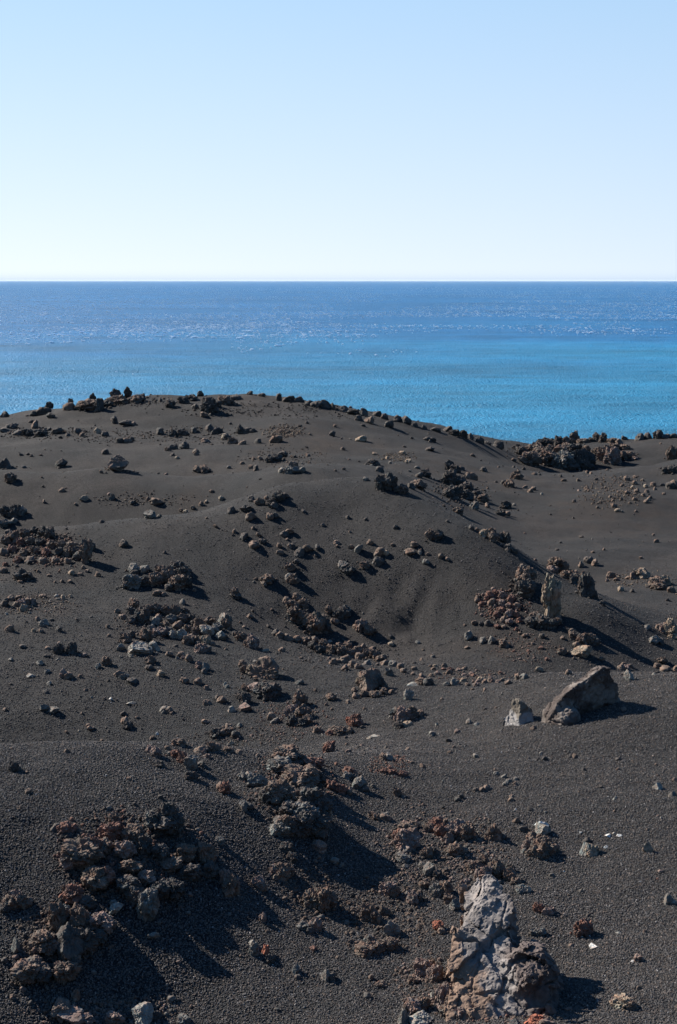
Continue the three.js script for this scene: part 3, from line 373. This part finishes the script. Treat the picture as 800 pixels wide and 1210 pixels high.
outcrop('tallest knobbly lava outcrop of the foreground throwing a broad shadow', 5, `215 596 90 56 cn; 190 632 76 52 cg; 235 575 60 40 cn; 255 610 60 46 cd; 290 622 60 44 cr; 320 615 50 34 cr; 270 692 120 80 cn; 235 660 70 60 cn; 305 690 80 70 cd; 180 742 84 68 cn; 150 740 60 50 cd; 220 740 70 56 cn; 250 760 70 60 cn; 300 780 110 90 cd; 235 800 80 60 cd; 280 830 110 80 cg; 330 800 80 80 cd; 270 860 100 80 cd; 365 804 28 40 ct; 200 700 50 46 cd; 320 860 90 70 cd; 215 850 60 60 cn`, 0.2);
rocks(5, FORE, FOREG, `90 660 44 34 bl; 110 682 70 52 bg; 128 668 44 40 cd; 62 657 36 26 cg; 65 757 28 32 bg; 85 760 30 24 cd; 440 640 52 30 cr; 430 655 36 28 cg; 455 660 36 26 cd; 375 690 46 34 cr; 405 702 50 34 cr; 435 705 36 24 cn; 470 690 44 46 bg; 490 698 30 26 cd; 520 688 20 14 cd; 560 588 36 26 cn; 575 592 26 22 cg; 560 635 26 18 cr; 580 625 24 16 cr; 590 640 26 16 cr; 628 646 32 22 cr; 605 713 32 32 cn; 530 798 40 26 cn; 565 800 36 24 cn; 640 830 46 30 cp; 665 826 40 26 cn; 745 832 56 44 cr; 770 820 40 30 cn; 720 840 40 30 cn; 205 832 80 44 bg; 15 560 40 22 cn; 50 570 30 14 cn; 120 570 20 10 cn; 30 540 26 14 ct; 345 600 22 12 cn; 640 555 16 10 cn; 600 575 20 10 cr; 760 660 12 8 bg; 660 600 12 8 cn`);
rocks(8, FORE, FOREG, `205 175 90 56 cg; 180 168 46 40 bl; 240 172 36 40 cg; 65 82 30 36 bg; 335 228 50 40 cp; 320 215 34 26 cn; 215 225 50 30 cd; 195 322 66 54 cn; 180 310 46 40 cp; 225 310 40 34 cn; 240 260 40 30 cd; 20 378 60 70 cn; 35 350 40 34 cp; 118 352 46 40 cp; 135 365 36 26 cn; 310 420 70 60 cn; 340 432 90 86 cn; 370 425 54 60 cn; 330 380 46 40 cd; 320 505 46 50 cp; 275 500 44 30 cg; 300 515 30 20 cd; 640 222 90 74 cp; 610 190 50 44 cr; 665 210 50 46 cn; 640 165 70 40 cn; 625 262 56 30 cg; 575 380 60 48 cp; 595 385 40 40 cn; 660 412 50 50 cp; 680 400 34 36 cn; 510 470 60 62 cn; 530 480 50 44 cn; 490 470 36 30 cn; 590 520 54 50 bg; 560 450 44 34 cn; 490 592 70 44 cn; 530 580 60 40 cn; 580 572 60 44 cn; 510 555 50 36 cg; 470 580 36 26 cd; 750 502 44 36 co; 765 510 26 20 cn; 700 660 70 56 cp; 735 680 54 60 cp; 715 645 50 40 cn; 660 690 44 32 cn; 150 588 28 40 co; 160 617 36 30 cd; 105 592 36 46 cg; 100 560 30 24 bl; 245 658 26 34 bg; 255 670 20 16 cd; 355 676 34 36 bg; 370 678 22 22 cd; 135 477 24 28 cp; 550 702 40 22 cn; 315 572 24 14 cr; 665 790 60 48 cp; 695 780 50 46 cn; 770 770 60 76 cp; 780 800 60 40 cn; 690 832 90 40 bl; 628 832 40 50 bg; 640 790 40 30 cn; 745 140 50 36 cr; 760 175 50 50 cr; 785 200 40 46 cp; 735 740 24 22 bl; 720 310 46 44 bg; 745 320 40 30 cd; 740 385 50 46 cg; 775 380 60 56 cn; 790 410 50 36 cn; 710 250 44 40 cn; 735 240 30 30 cd; 385 267 30 20 cg; 520 110 36 26 cn; 560 115 36 26 cg; 695 285 30 24 bg; 640 285 28 16 bg; 420 280 16 12 cg; 700 355 40 26 cn; 430 480 24 18 cg; 650 380 20 16 cg; 400 600 16 10 cn`);
rocks(9, FORE, FOREG, `30 180 70 66 cp; 60 188 60 60 cn; 20 240 60 46 cn; 50 235 40 30 cg; 160 188 56 58 cn; 190 185 26 20 cd; 265 157 32 20 cd; 130 330 60 60 cp; 170 320 70 70 cn; 215 330 50 50 cn; 90 300 56 40 cn; 120 280 50 44 cn; 240 345 40 30 cn; 215 300 36 30 cd; 255 372 50 28 cg; 275 365 26 24 bl; 285 375 24 16 cg; 25 432 50 44 bg; 15 410 26 26 cd; 75 380 44 40 cn; 60 350 36 30 cp; 20 795 60 66 cn; 40 810 50 40 cp; 310 834 80 34 co; 345 828 40 26 cn; 230 834 40 24 bg; 110 320 40 40 cp; 300 520 40 26 cg; 325 522 40 26 cg`);
rocks(9, 'beside the tall boulder', 'stones on the bare ash beside the tall boulder', `330 168 54 44 bl; 345 165 30 26 bg; 280 225 50 44 cp; 315 248 80 66 cn; 350 242 60 50 cn; 300 200 60 46 cn; 340 205 50 36 cn; 372 228 36 30 cn; 262 228 26 24 bl; 480 238 40 44 bl; 500 240 50 40 bt; 515 232 30 30 ct; 700 228 32 34 bt; 560 172 18 8 fw; 590 172 22 9 fw; 575 165 12 7 bl; 560 216 14 9 fw; 318 440 42 36 cr; 350 450 36 30 bp; 368 446 26 24 cp; 470 522 66 60 cr; 485 515 46 44 cr; 665 612 34 28 cp; 640 616 18 8 fw; 512 562 28 14 fw; 600 516 24 9 fl; 465 527 10 7 bw; 495 527 10 7 bw; 770 410 40 40 bg; 795 408 26 18 bl; 610 772 80 42 ct; 590 765 44 30 cp; 640 778 40 30 cn; 400 298 8 6 bw; 735 300 16 10 cp; 730 325 12 8 cr; 425 555 18 9 cn; 685 508 14 7 cn; 625 655 12 8 cn; 738 108 10 6 cp; 735 5 26 10 bl; 585 45 10 8 bl; 232 78 8 6 bw; 40 42 26 14 cd; 105 15 26 16 cd; 130 10 24 14 cn; 215 42 22 14 cn; 460 165 8 6 bw`);
feature(652, 733, 25, 50, 's', 't', 'lava_spire', 'tan lava column with long shadow beside the brown rubble cone');
feature(137.7, 556, 31, 19, 'b', 'n', 'lava_boulder', 'big dark brown boulder alone in the dip before the far slope');

// ---------------------------------------------------------------- the rocks as things: the largest of each kind single, the rest as one scatter of stones
const loose = [];
{
  const kinds = {};
  for (const e of specs) { e.kind = kindOf(e.s[4], e.s[5]); (kinds[e.kind[0]] ??= []).push(e); }
  const size = (w) => (w < 7 ? 'tiny' : w < 11 ? 'small' : w < 18 ? 'medium' : 'large'), an = (t) => (/^[aeiou]/.test(t) ? 'an ' : 'a ') + t;
  for (const [name, list] of Object.entries(kinds)) {
    list.sort((a, b) => b.s[2] * b.s[3] - a.s[2] * a.s[3]);
    list.forEach((e, i) => {
      const { m, s } = e, [px, py, w, h, , tone] = s;
      if (i >= 290) { loose.push(m); return; }
      let near = null, best = 2.6;
      for (const o of specs) { if (o === e || o.where !== e.where || o.s[2] < w * 1.02) continue; const q = Math.hypot(o.s[0] - px, (o.s[1] - py) * 1.6) / ((o.s[2] + w) / 2); if (q < best) { best = q; near = o; } }
      const asp = h / w, form = asp < 0.5 ? 'low' : asp < 0.72 ? 'squat' : asp < 0.95 ? 'rounded' : 'upright';
      const words = `${size(w)} ${form} ${TONES[tone][3]} ${e.kind[1]}` + (near ? ` by ${an(size(near.s[2]))} ${TONES[near.s[5]][3]} ${kindOf(near.s[4], near.s[5])[1]}` : ' standing alone') + ' ' + e.where;
      m.name = numbered(name); m.userData = { label: words.split(' ').slice(0, 16).join(' '), category: s[4] === 'f' ? 'stone' : 'rock', group: e.group };
      scene.add(show(m));
      if (w > 8) debris.push([m.position.clone(), m.scale.x, tone, w > 18 ? 9 : 5]);
    });
  }
}

// ---------------------------------------------------------------- two boulders modelled from a solid: surface nets over a distance field
function solid(f, lo, hi, cell, paint) {
  const nx = Math.ceil((hi[0] - lo[0]) / cell) + 1, ny = Math.ceil((hi[1] - lo[1]) / cell) + 1, nz = Math.ceil((hi[2] - lo[2]) / cell) + 1, v = new Float32Array(nx * ny * nz), at = (i, j, k) => (k * ny + j) * nx + i;
  for (let k = 0; k < nz; k++) for (let j = 0; j < ny; j++) for (let i = 0; i < nx; i++) v[at(i, j, k)] = f(lo[0] + i * cell, lo[1] + j * cell, lo[2] + k * cell);
  const id = new Int32Array(v.length).fill(-1), pos = [], col = [], idx = [];
  const E = []; for (let a = 0; a < 8; a++) for (let b = 0; b < 3; b++) if (!(a & (1 << b))) E.push([a, a | (1 << b)]);
  for (let k = 0; k < nz - 1; k++) for (let j = 0; j < ny - 1; j++) for (let i = 0; i < nx - 1; i++) {
    let x = 0, y = 0, z = 0, n = 0;
    for (const [a, b] of E) { const p = v[at(i + (a & 1), j + ((a >> 1) & 1), k + (a >> 2))], q = v[at(i + (b & 1), j + ((b >> 1) & 1), k + (b >> 2))]; if ((p < 0) !== (q < 0)) { const t = p / (p - q); x += lerp(a & 1, b & 1, t); y += lerp((a >> 1) & 1, (b >> 1) & 1, t); z += lerp(a >> 2, b >> 2, t); n++; } }
    if (!n) continue;
    id[at(i, j, k)] = pos.length / 3; x = lo[0] + (i + x / n) * cell; y = lo[1] + (j + y / n) * cell; z = lo[2] + (k + z / n) * cell; pos.push(x, y, z); col.push(...paint(x, y, z));
  }
  const quad = (a, b, c, d, flip) => { if (Math.min(a, b, c, d) < 0) return; flip ? idx.push(a, b, c, a, c, d) : idx.push(a, c, b, a, d, c); };
  for (let k = 1; k < nz - 1; k++) for (let j = 1; j < ny - 1; j++) for (let i = 1; i < nx - 1; i++) {
    const p = v[at(i, j, k)] < 0;
    if (p !== v[at(i + 1, j, k)] < 0) quad(id[at(i, j - 1, k - 1)], id[at(i, j, k - 1)], id[at(i, j, k)], id[at(i, j - 1, k)], !p);
    if (p !== v[at(i, j + 1, k)] < 0) quad(id[at(i - 1, j, k - 1)], id[at(i - 1, j, k)], id[at(i, j, k)], id[at(i, j, k - 1)], !p);
    if (p !== v[at(i, j, k + 1)] < 0) quad(id[at(i - 1, j - 1, k)], id[at(i, j - 1, k)], id[at(i, j, k)], id[at(i - 1, j, k)], !p);
  }
  const g = new THREE.BufferGeometry(); g.setAttribute('position', new THREE.Float32BufferAttribute(pos, 3)); g.setAttribute('color', new THREE.Float32BufferAttribute(col, 3)); g.setIndex(idx); g.computeVertexNormals(); return g;
}
const plane = (n, p) => { const l = Math.hypot(...n), a = n.map((t) => t / l), d = a[0] * p[0] + a[1] * p[1] + a[2] * p[2]; return (x, y, z) => a[0] * x + a[1] * y + a[2] * z - d; };
const ball = (x, y, z, c, r) => Math.hypot((x - c[0]) / r[0], (y - c[1]) / r[1], (z - c[2]) / r[2]) * Math.min(...r) - Math.min(...r);
function facets(x, y, z, a) {         // broken faces: each cell has its own height and tilt
  const X = Math.floor(x), Y = Math.floor(y), Z = Math.floor(z); let f1 = 9, o = 0;
  for (let i = -1; i < 2; i++) for (let j = -1; j < 2; j++) for (let k = -1; k < 2; k++) {
    const h = perm[perm[perm[(X + i + a) & 255] + ((Y + j) & 255)] + ((Z + k) & 255)], q = perm[h + 57], r = perm[h + 131], dx = x - X - i - h / 255, dy = y - Y - j - q / 255, dz = z - Z - k - r / 255, d = dx * dx + dy * dy + dz * dz;
    if (d < f1) { f1 = d; o = (perm[h + 19] / 255 - 0.5) * 0.8 + ((perm[h + 83] / 255 - 0.5) * dx + (perm[h + 151] / 255 - 0.5) * dy + (perm[h + 201] / 255 - 0.5) * dz) * 1.6; }
  }
  return o;
}
const crag = (x, y, z, s, a) => {     // broken rock: flat-sided pieces stepped against each other, with grit
  const wx = x + 0.012 * noise(x * 14, y * 14 + a, z * 14), wy = y + 0.012 * noise(x * 14 + a, y * 14, z * 14 + 5), wz = z + 0.012 * noise(x * 14, y * 14 + 7, z * 14 + a), b = Math.floor(a * 10);
  const [f, g] = worley(wx * s * 0.9 + 3, wy * s * 0.9 + a, wz * s * 0.9), crack = Math.max(0, 1 - (g - f) / 0.07);
  return 0.7 * noise(x * s * 0.8 + a, y * s * 0.8, z * s * 0.8) + 1.25 * facets(wx * s, wy * s, wz * s, b) + 0.45 * facets(wx * s * 2.4, wy * s * 2.4, wz * s * 2.4, b + 3) + 0.14 * facets(wx * s * 6, wy * s * 6, wz * s * 6, b + 7) - 0.55 * crack + 0.11 * noise(x * s * 9, y * s * 9, z * s * 9) + 0.12 * noise(x * s * 20, y * s * 20, z * s * 20) + 0.08 * noise(x * s * 37, y * s * 37, z * s * 37);
};
const paintMat = new THREE.MeshPhysicalMaterial({ vertexColors: true, flatShading: true, roughness: 0.93, specularIntensity: 0.3 });
function place(g, px, py, turn, name, label, sink, size = 1) { const p = hit(px, py), m = new THREE.Mesh(g, paintMat); m.position.set(p.x, p.y - sink, p.z); m.rotation.y = turn; m.scale.setScalar(size); m.name = numbered(name); m.userData = { label, category: 'boulder' }; scene.add(show(m)); return m; }
{ // tall leaning boulder: pale broken face, ochre crust down one flank, dark knobbly shoulder
  const P = [plane([-0.26, 0.74, 0.60], [0, 0.05, 0.16]), plane([-0.95, 0.12, -0.13], [-0.31, 0, 0]), plane([0.97, 0.10, -0.12], [0.16, 0.1, 0]), plane([0, 0.45, -0.89], [0, 0.5, -0.60]), plane([0, -1, 0], [0, -0.18, 0]), plane([-0.1, 0.1, 1], [0, 0, 0.2]), plane([-0.6, 0.75, 0.2], [-0.24, 0.29, -0.1]), plane([0.5, 0.8, -0.2], [0.08, 0.54, -0.5])];
  const f = (x, y, z) => {
    let d = -9; for (const q of P) d = Math.max(d, q(x, y, z));
    const sh = ball(x, y, z, [0.18, 0.13, -0.03], [0.15, 0.24, 0.2]), k = clamp(0.5 + 0.5 * (sh - d) / 0.06);
    let s = lerp(sh, d, k) - 0.06 * k * (1 - k);
    if (s > 0.12 || s < -0.12) return s;
    const hole = Math.min(ball(x, y, z, [0.00, 0.20, 0.10], [0.085, 0.05, 0.09]), ball(x, y, z, [0.13, 0.40, -0.24], [0.07, 0.14, 0.1]), ball(x, y, z, [-0.03, 0.36, -0.06], [0.035, 0.06, 0.06]));
    const knob = smooth(0.02, 0.14, x) * smooth(0.4, 0.25, y);
    s -= lerp(0.040, 0.06, knob) * crag(x, y, z, 5, 3.3);
    return Math.max(s, -hole + 0.02 * noise(x * 30, y * 30, z * 30));
  };
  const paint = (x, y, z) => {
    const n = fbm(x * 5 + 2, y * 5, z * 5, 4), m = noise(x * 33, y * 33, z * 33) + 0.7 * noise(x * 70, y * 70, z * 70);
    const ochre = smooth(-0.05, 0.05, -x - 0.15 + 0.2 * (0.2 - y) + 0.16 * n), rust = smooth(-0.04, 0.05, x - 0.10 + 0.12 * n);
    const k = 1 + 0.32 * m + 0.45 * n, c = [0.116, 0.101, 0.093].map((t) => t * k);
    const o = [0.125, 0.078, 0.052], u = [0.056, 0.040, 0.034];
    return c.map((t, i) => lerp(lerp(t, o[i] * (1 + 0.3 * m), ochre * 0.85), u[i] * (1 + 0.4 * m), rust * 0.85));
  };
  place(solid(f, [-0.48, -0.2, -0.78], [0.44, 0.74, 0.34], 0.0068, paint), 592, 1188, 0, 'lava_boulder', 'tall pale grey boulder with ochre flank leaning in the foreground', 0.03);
  debris.push([hit(585, 1195), 0.3, 'p', 26]);
}
{ // slanted boulder: a broken slab on edge, hollow dark face, pale rim
  const poly = [[-0.47, -0.2], [-0.46, 0.08], [-0.38, 0.24], [-0.22, 0.38], [-0.02, 0.47], [0.16, 0.57], [0.27, 0.53], [0.40, 0.34], [0.50, 0.12], [0.52, -0.2]];
  const sd2 = (x, y) => { let d = 9, s = 1; for (let i = 0, j = poly.length - 1; i < poly.length; j = i++) { const [ax, ay] = poly[i], [bx, by] = poly[j], ex = bx - ax, ey = by - ay, wx = x - ax, wy = y - ay, t = clamp((wx * ex + wy * ey) / (ex * ex + ey * ey)); d = Math.min(d, Math.hypot(wx - ex * t, wy - ey * t)); if ((ay > y) !== (by > y) && x < ((bx - ax) * (y - ay)) / (by - ay) + ax) s = -s; } return s * d; };
  const f = (x, y, z) => {
    const lean = z - 0.22 * (y - 0.2), thick = 0.075 - 0.02 * clamp((y - 0.1) / 0.5);
    let s = Math.max(sd2(x, y), Math.abs(lean) - thick);
    const bulge = ball(x, y, z, [-0.30, 0.04, 0.14], [0.16, 0.16, 0.15]), k = clamp(0.5 + 0.5 * (bulge - s) / 0.1); s = lerp(bulge, s, k) - 0.1 * k * (1 - k);
    if (Math.abs(s) > 0.11) return s;
    s -= 0.022 * crag(x, y, z, 6, 8.1);
    return Math.max(s, -ball(x, y, z, [0.05, 0.26, 0.2], [0.3, 0.2, 0.11]));
  };
  const paint = (x, y, z) => { const n = fbm(x * 4 + 7, y * 4, z * 4, 4), m = noise(x * 30, y * 30, z * 30) + 0.6 * noise(x * 65, y * 65, z * 65), k = 1 + 0.4 * n + 0.35 * m, w = smooth(-0.1, 0.25, n); return [lerp(0.052, 0.090, w) * k, lerp(0.039, 0.074, w) * k, lerp(0.033, 0.063, w) * k]; };
  place(solid(f, [-0.62, -0.25, -0.36], [0.66, 0.72, 0.42], 0.0105, paint), 688, 842, 0.5, 'lava_boulder', 'large slanted boulder slab with dark hollow face on the ash slope', 0.05, 0.86);
}
{ // pale stone beside it, brown crust on its upper half
  const P = [plane([-0.9, 0.2, 0.35], [-0.085, 0.1, 0.05]), plane([0.9, 0.15, 0.3], [0.09, 0.1, 0.05]), plane([-0.15, 0.3, 0.95], [0, 0.1, 0.1]), plane([0.1, 0.3, -0.95], [0, 0.1, -0.1]), plane([0.3, 0.95, 0.1], [-0.04, 0.27, 0]), plane([0, -1, 0], [0, -0.1, 0]), plane([0.7, 0.7, 0.1], [0.05, 0.2, 0])];
  const f = (x, y, z) => { let d = -9; for (const q of P) d = Math.max(d, q(x, y, z)); return Math.abs(d) > 0.06 ? d : d - 0.013 * crag(x, y, z, 12, 1.7); };
  const paint = (x, y, z) => { const n = noise(x * 18, y * 18, z * 18), m = noise(x * 60, y * 60, z * 60), t = smooth(-0.02, 0.03, y - 0.12 + 0.06 * n), k = 1 + 0.25 * m; return [lerp(0.165, 0.085, t) * k, lerp(0.150, 0.070, t) * k, lerp(0.140, 0.055, t) * k]; };
  place(solid(f, [-0.18, -0.12, -0.18], [0.18, 0.34, 0.18], 0.0085, paint), 618, 853, 0.2, 'lava_block', 'pale stone with brown crusted top next to the slanted boulder', 0.02, 0.85);
}

// ---------------------------------------------------------------- rubble, pebbles and cinder grains
const q0 = new THREE.Object3D(), cTint = new THREE.Color();
function scatter(name, label, geo, items, spec = 0.25) {   // items: x, y, z, sx, sy, sz, r, g, b
  const mesh = new THREE.InstancedMesh(geo, new THREE.MeshPhysicalMaterial({ color: 0xffffff, vertexColors: !!geo.attributes.color, roughness: 0.95, specularIntensity: spec }), items.length), r = rng(items.length + 9);
  items.forEach((a, i) => { q0.position.set(a[0], a[1], a[2]); q0.rotation.set(r() * 6.28, r() * 6.28, r() * 6.28); q0.scale.set(a[3], a[4], a[5]); q0.updateMatrix(); mesh.setMatrixAt(i, q0.matrix); mesh.setColorAt(i, cTint.setRGB(a[6], a[7], a[8])); });
  mesh.name = name; mesh.userData = { kind: 'stuff', label, category: 'stones' }; scene.add(show(mesh));
}
const shardGeo = rockGeometry(clinkerBlockR(17), 5, 3), bitGeo = rockGeometry(blockR(31), 3, 5);
{ // the smallest single rocks
  const items = loose.map((m) => { const c = m.material.color; return [m.position.x, m.position.y, m.position.z, m.scale.x, m.scale.y, m.scale.z, c.r, c.g, c.b]; });
  if (items.length) scatter('small_stones', 'small lava stones strewn over the dunes and heaps', shardGeo, items);
}
{ // broken pieces lying round the rocks and in the rubble fields
  const r = rng(515), items = [], put = (x, z, s, tone) => { const [a, b, c] = TONES[tone], k = 0.5 + 0.4 * r(); items.push([x, EYE + height(x, -z) + s * 0.25, z, s * (0.8 + 0.5 * r()), s * (0.6 + 0.4 * r()), s * (0.8 + 0.5 * r()), a * k, b * k, c * k]); };
  for (const [p, R, tone, n] of debris) for (let i = 0; i < n; i++) { const a = r() * 6.28, d = R * (0.6 + 1.1 * r() * r() + 0.4 * r()); put(p.x + Math.cos(a) * d, p.z + Math.sin(a) * d, R * (0.05 + 0.16 * r() * r()), r() < 0.75 ? tone : 'dng'[Math.floor(r() * 3)]); }
  // px, py, half width, half height in px, number, smallest and largest radius in px, tones
  const fields = [[50, 650, 62, 26, 420, 0.9, 2.6, 'nrrdn'], [190, 740, 60, 22, 230, 0.8, 2.4, 'ngdp'], [405, 775, 75, 20, 260, 0.8, 2.2, 'ngd'], [592, 716, 34, 22, 330, 0.8, 2.4, 'rrpn'], [615, 765, 50, 22, 200, 0.7, 1.8, 'rpn'], [560, 800, 50, 10, 160, 0.7, 2, 'rptn'], [725, 580, 44, 22, 280, 0.6, 1.8, 'nnt'], [335, 510, 26, 9, 300, 0.6, 1.7, 'nnt'], [45, 512, 60, 9, 200, 0.6, 1.8, 'dn'], [130, 515, 60, 12, 160, 0.6, 1.6, 'dn'], [225, 515, 60, 14, 200, 0.6, 1.8, 'dn'], [470, 540, 26, 6, 180, 0.5, 1.4, 'tn'], [180, 590, 70, 10, 130, 0.6, 1.6, 'ntn'], [40, 715, 60, 14, 240, 0.7, 2, 'ntpl'], [545, 585, 40, 22, 200, 0.7, 2, 'dnn'], [340, 485, 160, 12, 380, 0.6, 1.7, 'dd'], [660, 535, 60, 18, 300, 0.7, 2.2, 'dng'], [150, 475, 70, 7, 200, 0.6, 1.8, 'dn'], [335, 540, 60, 14, 160, 0.6, 1.6, 'dn'], [345, 850, 50, 26, 220, 0.8, 2, 'nrp'], [290, 870, 70, 12, 160, 0.8, 2.2, 'npd'], [460, 905, 30, 14, 130, 0.8, 2.2, 'rrn'], [345, 930, 60, 45, 520, 1, 3.4, 'nndr'], [150, 1010, 90, 60, 760, 1, 3.6, 'nrdd'], [70, 1110, 60, 45, 380, 1, 3.6, 'nnd'], [500, 1010, 60, 60, 420, 1, 3.4, 'npd'], [460, 1085, 70, 50, 420, 1, 3.4, 'nnd'], [370, 1060, 40, 40, 240, 1, 3, 'nnd'], [560, 1010, 40, 50, 260, 1, 3.2, 'npg'], [590, 1190, 75, 25, 260, 1, 3.2, 'prn'], [500, 1160, 40, 40, 200, 1, 3.2, 'pn'], [130, 1195, 110, 18, 260, 1, 3.4, 'npg'], [760, 685, 45, 12, 160, 0.6, 1.6, 'nt'], [600, 510, 30, 14, 100, 0.6, 1.5, 'd']];
  for (const [px, py, a, b, n, s0, s1, tones] of fields) for (let i = 0; i < n * (py > 880 ? 2 : 1.2); i++) {
    const t = r() * 6.28, q = Math.sqrt(r()) * (0.6 + 0.5 * r()), p = hit(px + a * q * Math.cos(t), py + b * q * Math.sin(t)); if (!p) continue;
    put(p.x, p.z, lerp(s0, s1, r() * r()) * -p.z / FPX, tones[Math.floor(r() * tones.length)]);
  }
  scatter('rubble', 'small broken lava rubble round the outcrops and heaps', shardGeo, items);
}
{ // pebbles thinly strewn everywhere
  const r = rng(99), items = [];
  for (let i = 0; i < 4500; i++) { const d = 7 * Math.pow(72 / 7, r()), x = (r() * 2 - 1) * (d * 0.27 + 0.6), t = r(), tone = t < 0.4 ? 'd' : t < 0.72 ? 'n' : t < 0.9 ? 'g' : t < 0.975 ? 'p' : 'l', [a, b, c] = TONES[tone], s = (0.006 + 0.022 * Math.pow(r(), 5)) * Math.pow(d / 9, 0.6);
    if (fbm(x * 0.5, 60, d * 0.35, 2) < -0.1 + 0.5 * (r() - 0.5)) continue;
    items.push([x, EYE + height(x, d) + s * 0.2, -d, s * (0.8 + 0.6 * r()), s * (0.6 + 0.4 * r()), s * (0.8 + 0.6 * r()), a * 0.8, b * 0.8, c * 0.8]); }
  scatter('pebbles', 'small pebbles strewn thinly over the dark ash', bitGeo, items);
}
{ // the cinder grains of the near ash, each a few millimetres to a centimetre
  const r = rng(31), items = [], N = 640000, g = new THREE.IcosahedronGeometry(1, 0), p = g.attributes.position;
  for (let i = 0; i < p.count; i++) { const x = p.getX(i), y = p.getY(i), z = p.getZ(i), k = 1 + 0.7 * noise(x * 1.7 + 4, y * 1.7, z * 1.7); p.setXYZ(i, x * k, y * k * 0.8, z * k * 1.15); }
  g.computeVertexNormals();
  for (let i = 0; i < N; i++) {
    const far = Math.pow(r(), 1.05), d = 7 * Math.pow(30 / 7, far); if (r() < smooth(0.3, 1, far)) continue; const x = (r() * 2 - 1) * (d * 0.225 + 0.35), s = 0.0026 + 0.0045 * r() * r() + 0.00015 * d;
    const k = 0.058 * (0.55 + 0.9 * r() * r() + (r() < 0.02 ? 2.5 * r() : 0)), w = r() < 0.25 ? 0.32 : 0.07 + 0.08 * r();
    items.push([x, EYE + height(x, d) + s * 0.15, -d, s, s, s, k * (1 + w), k, k * (1 - 0.6 * w)]);
  }
  scatter('cinder_grains', 'fine dark cinder grains covering the near ash', g, items, 0.4);
}
renderer.render(scene, camera);
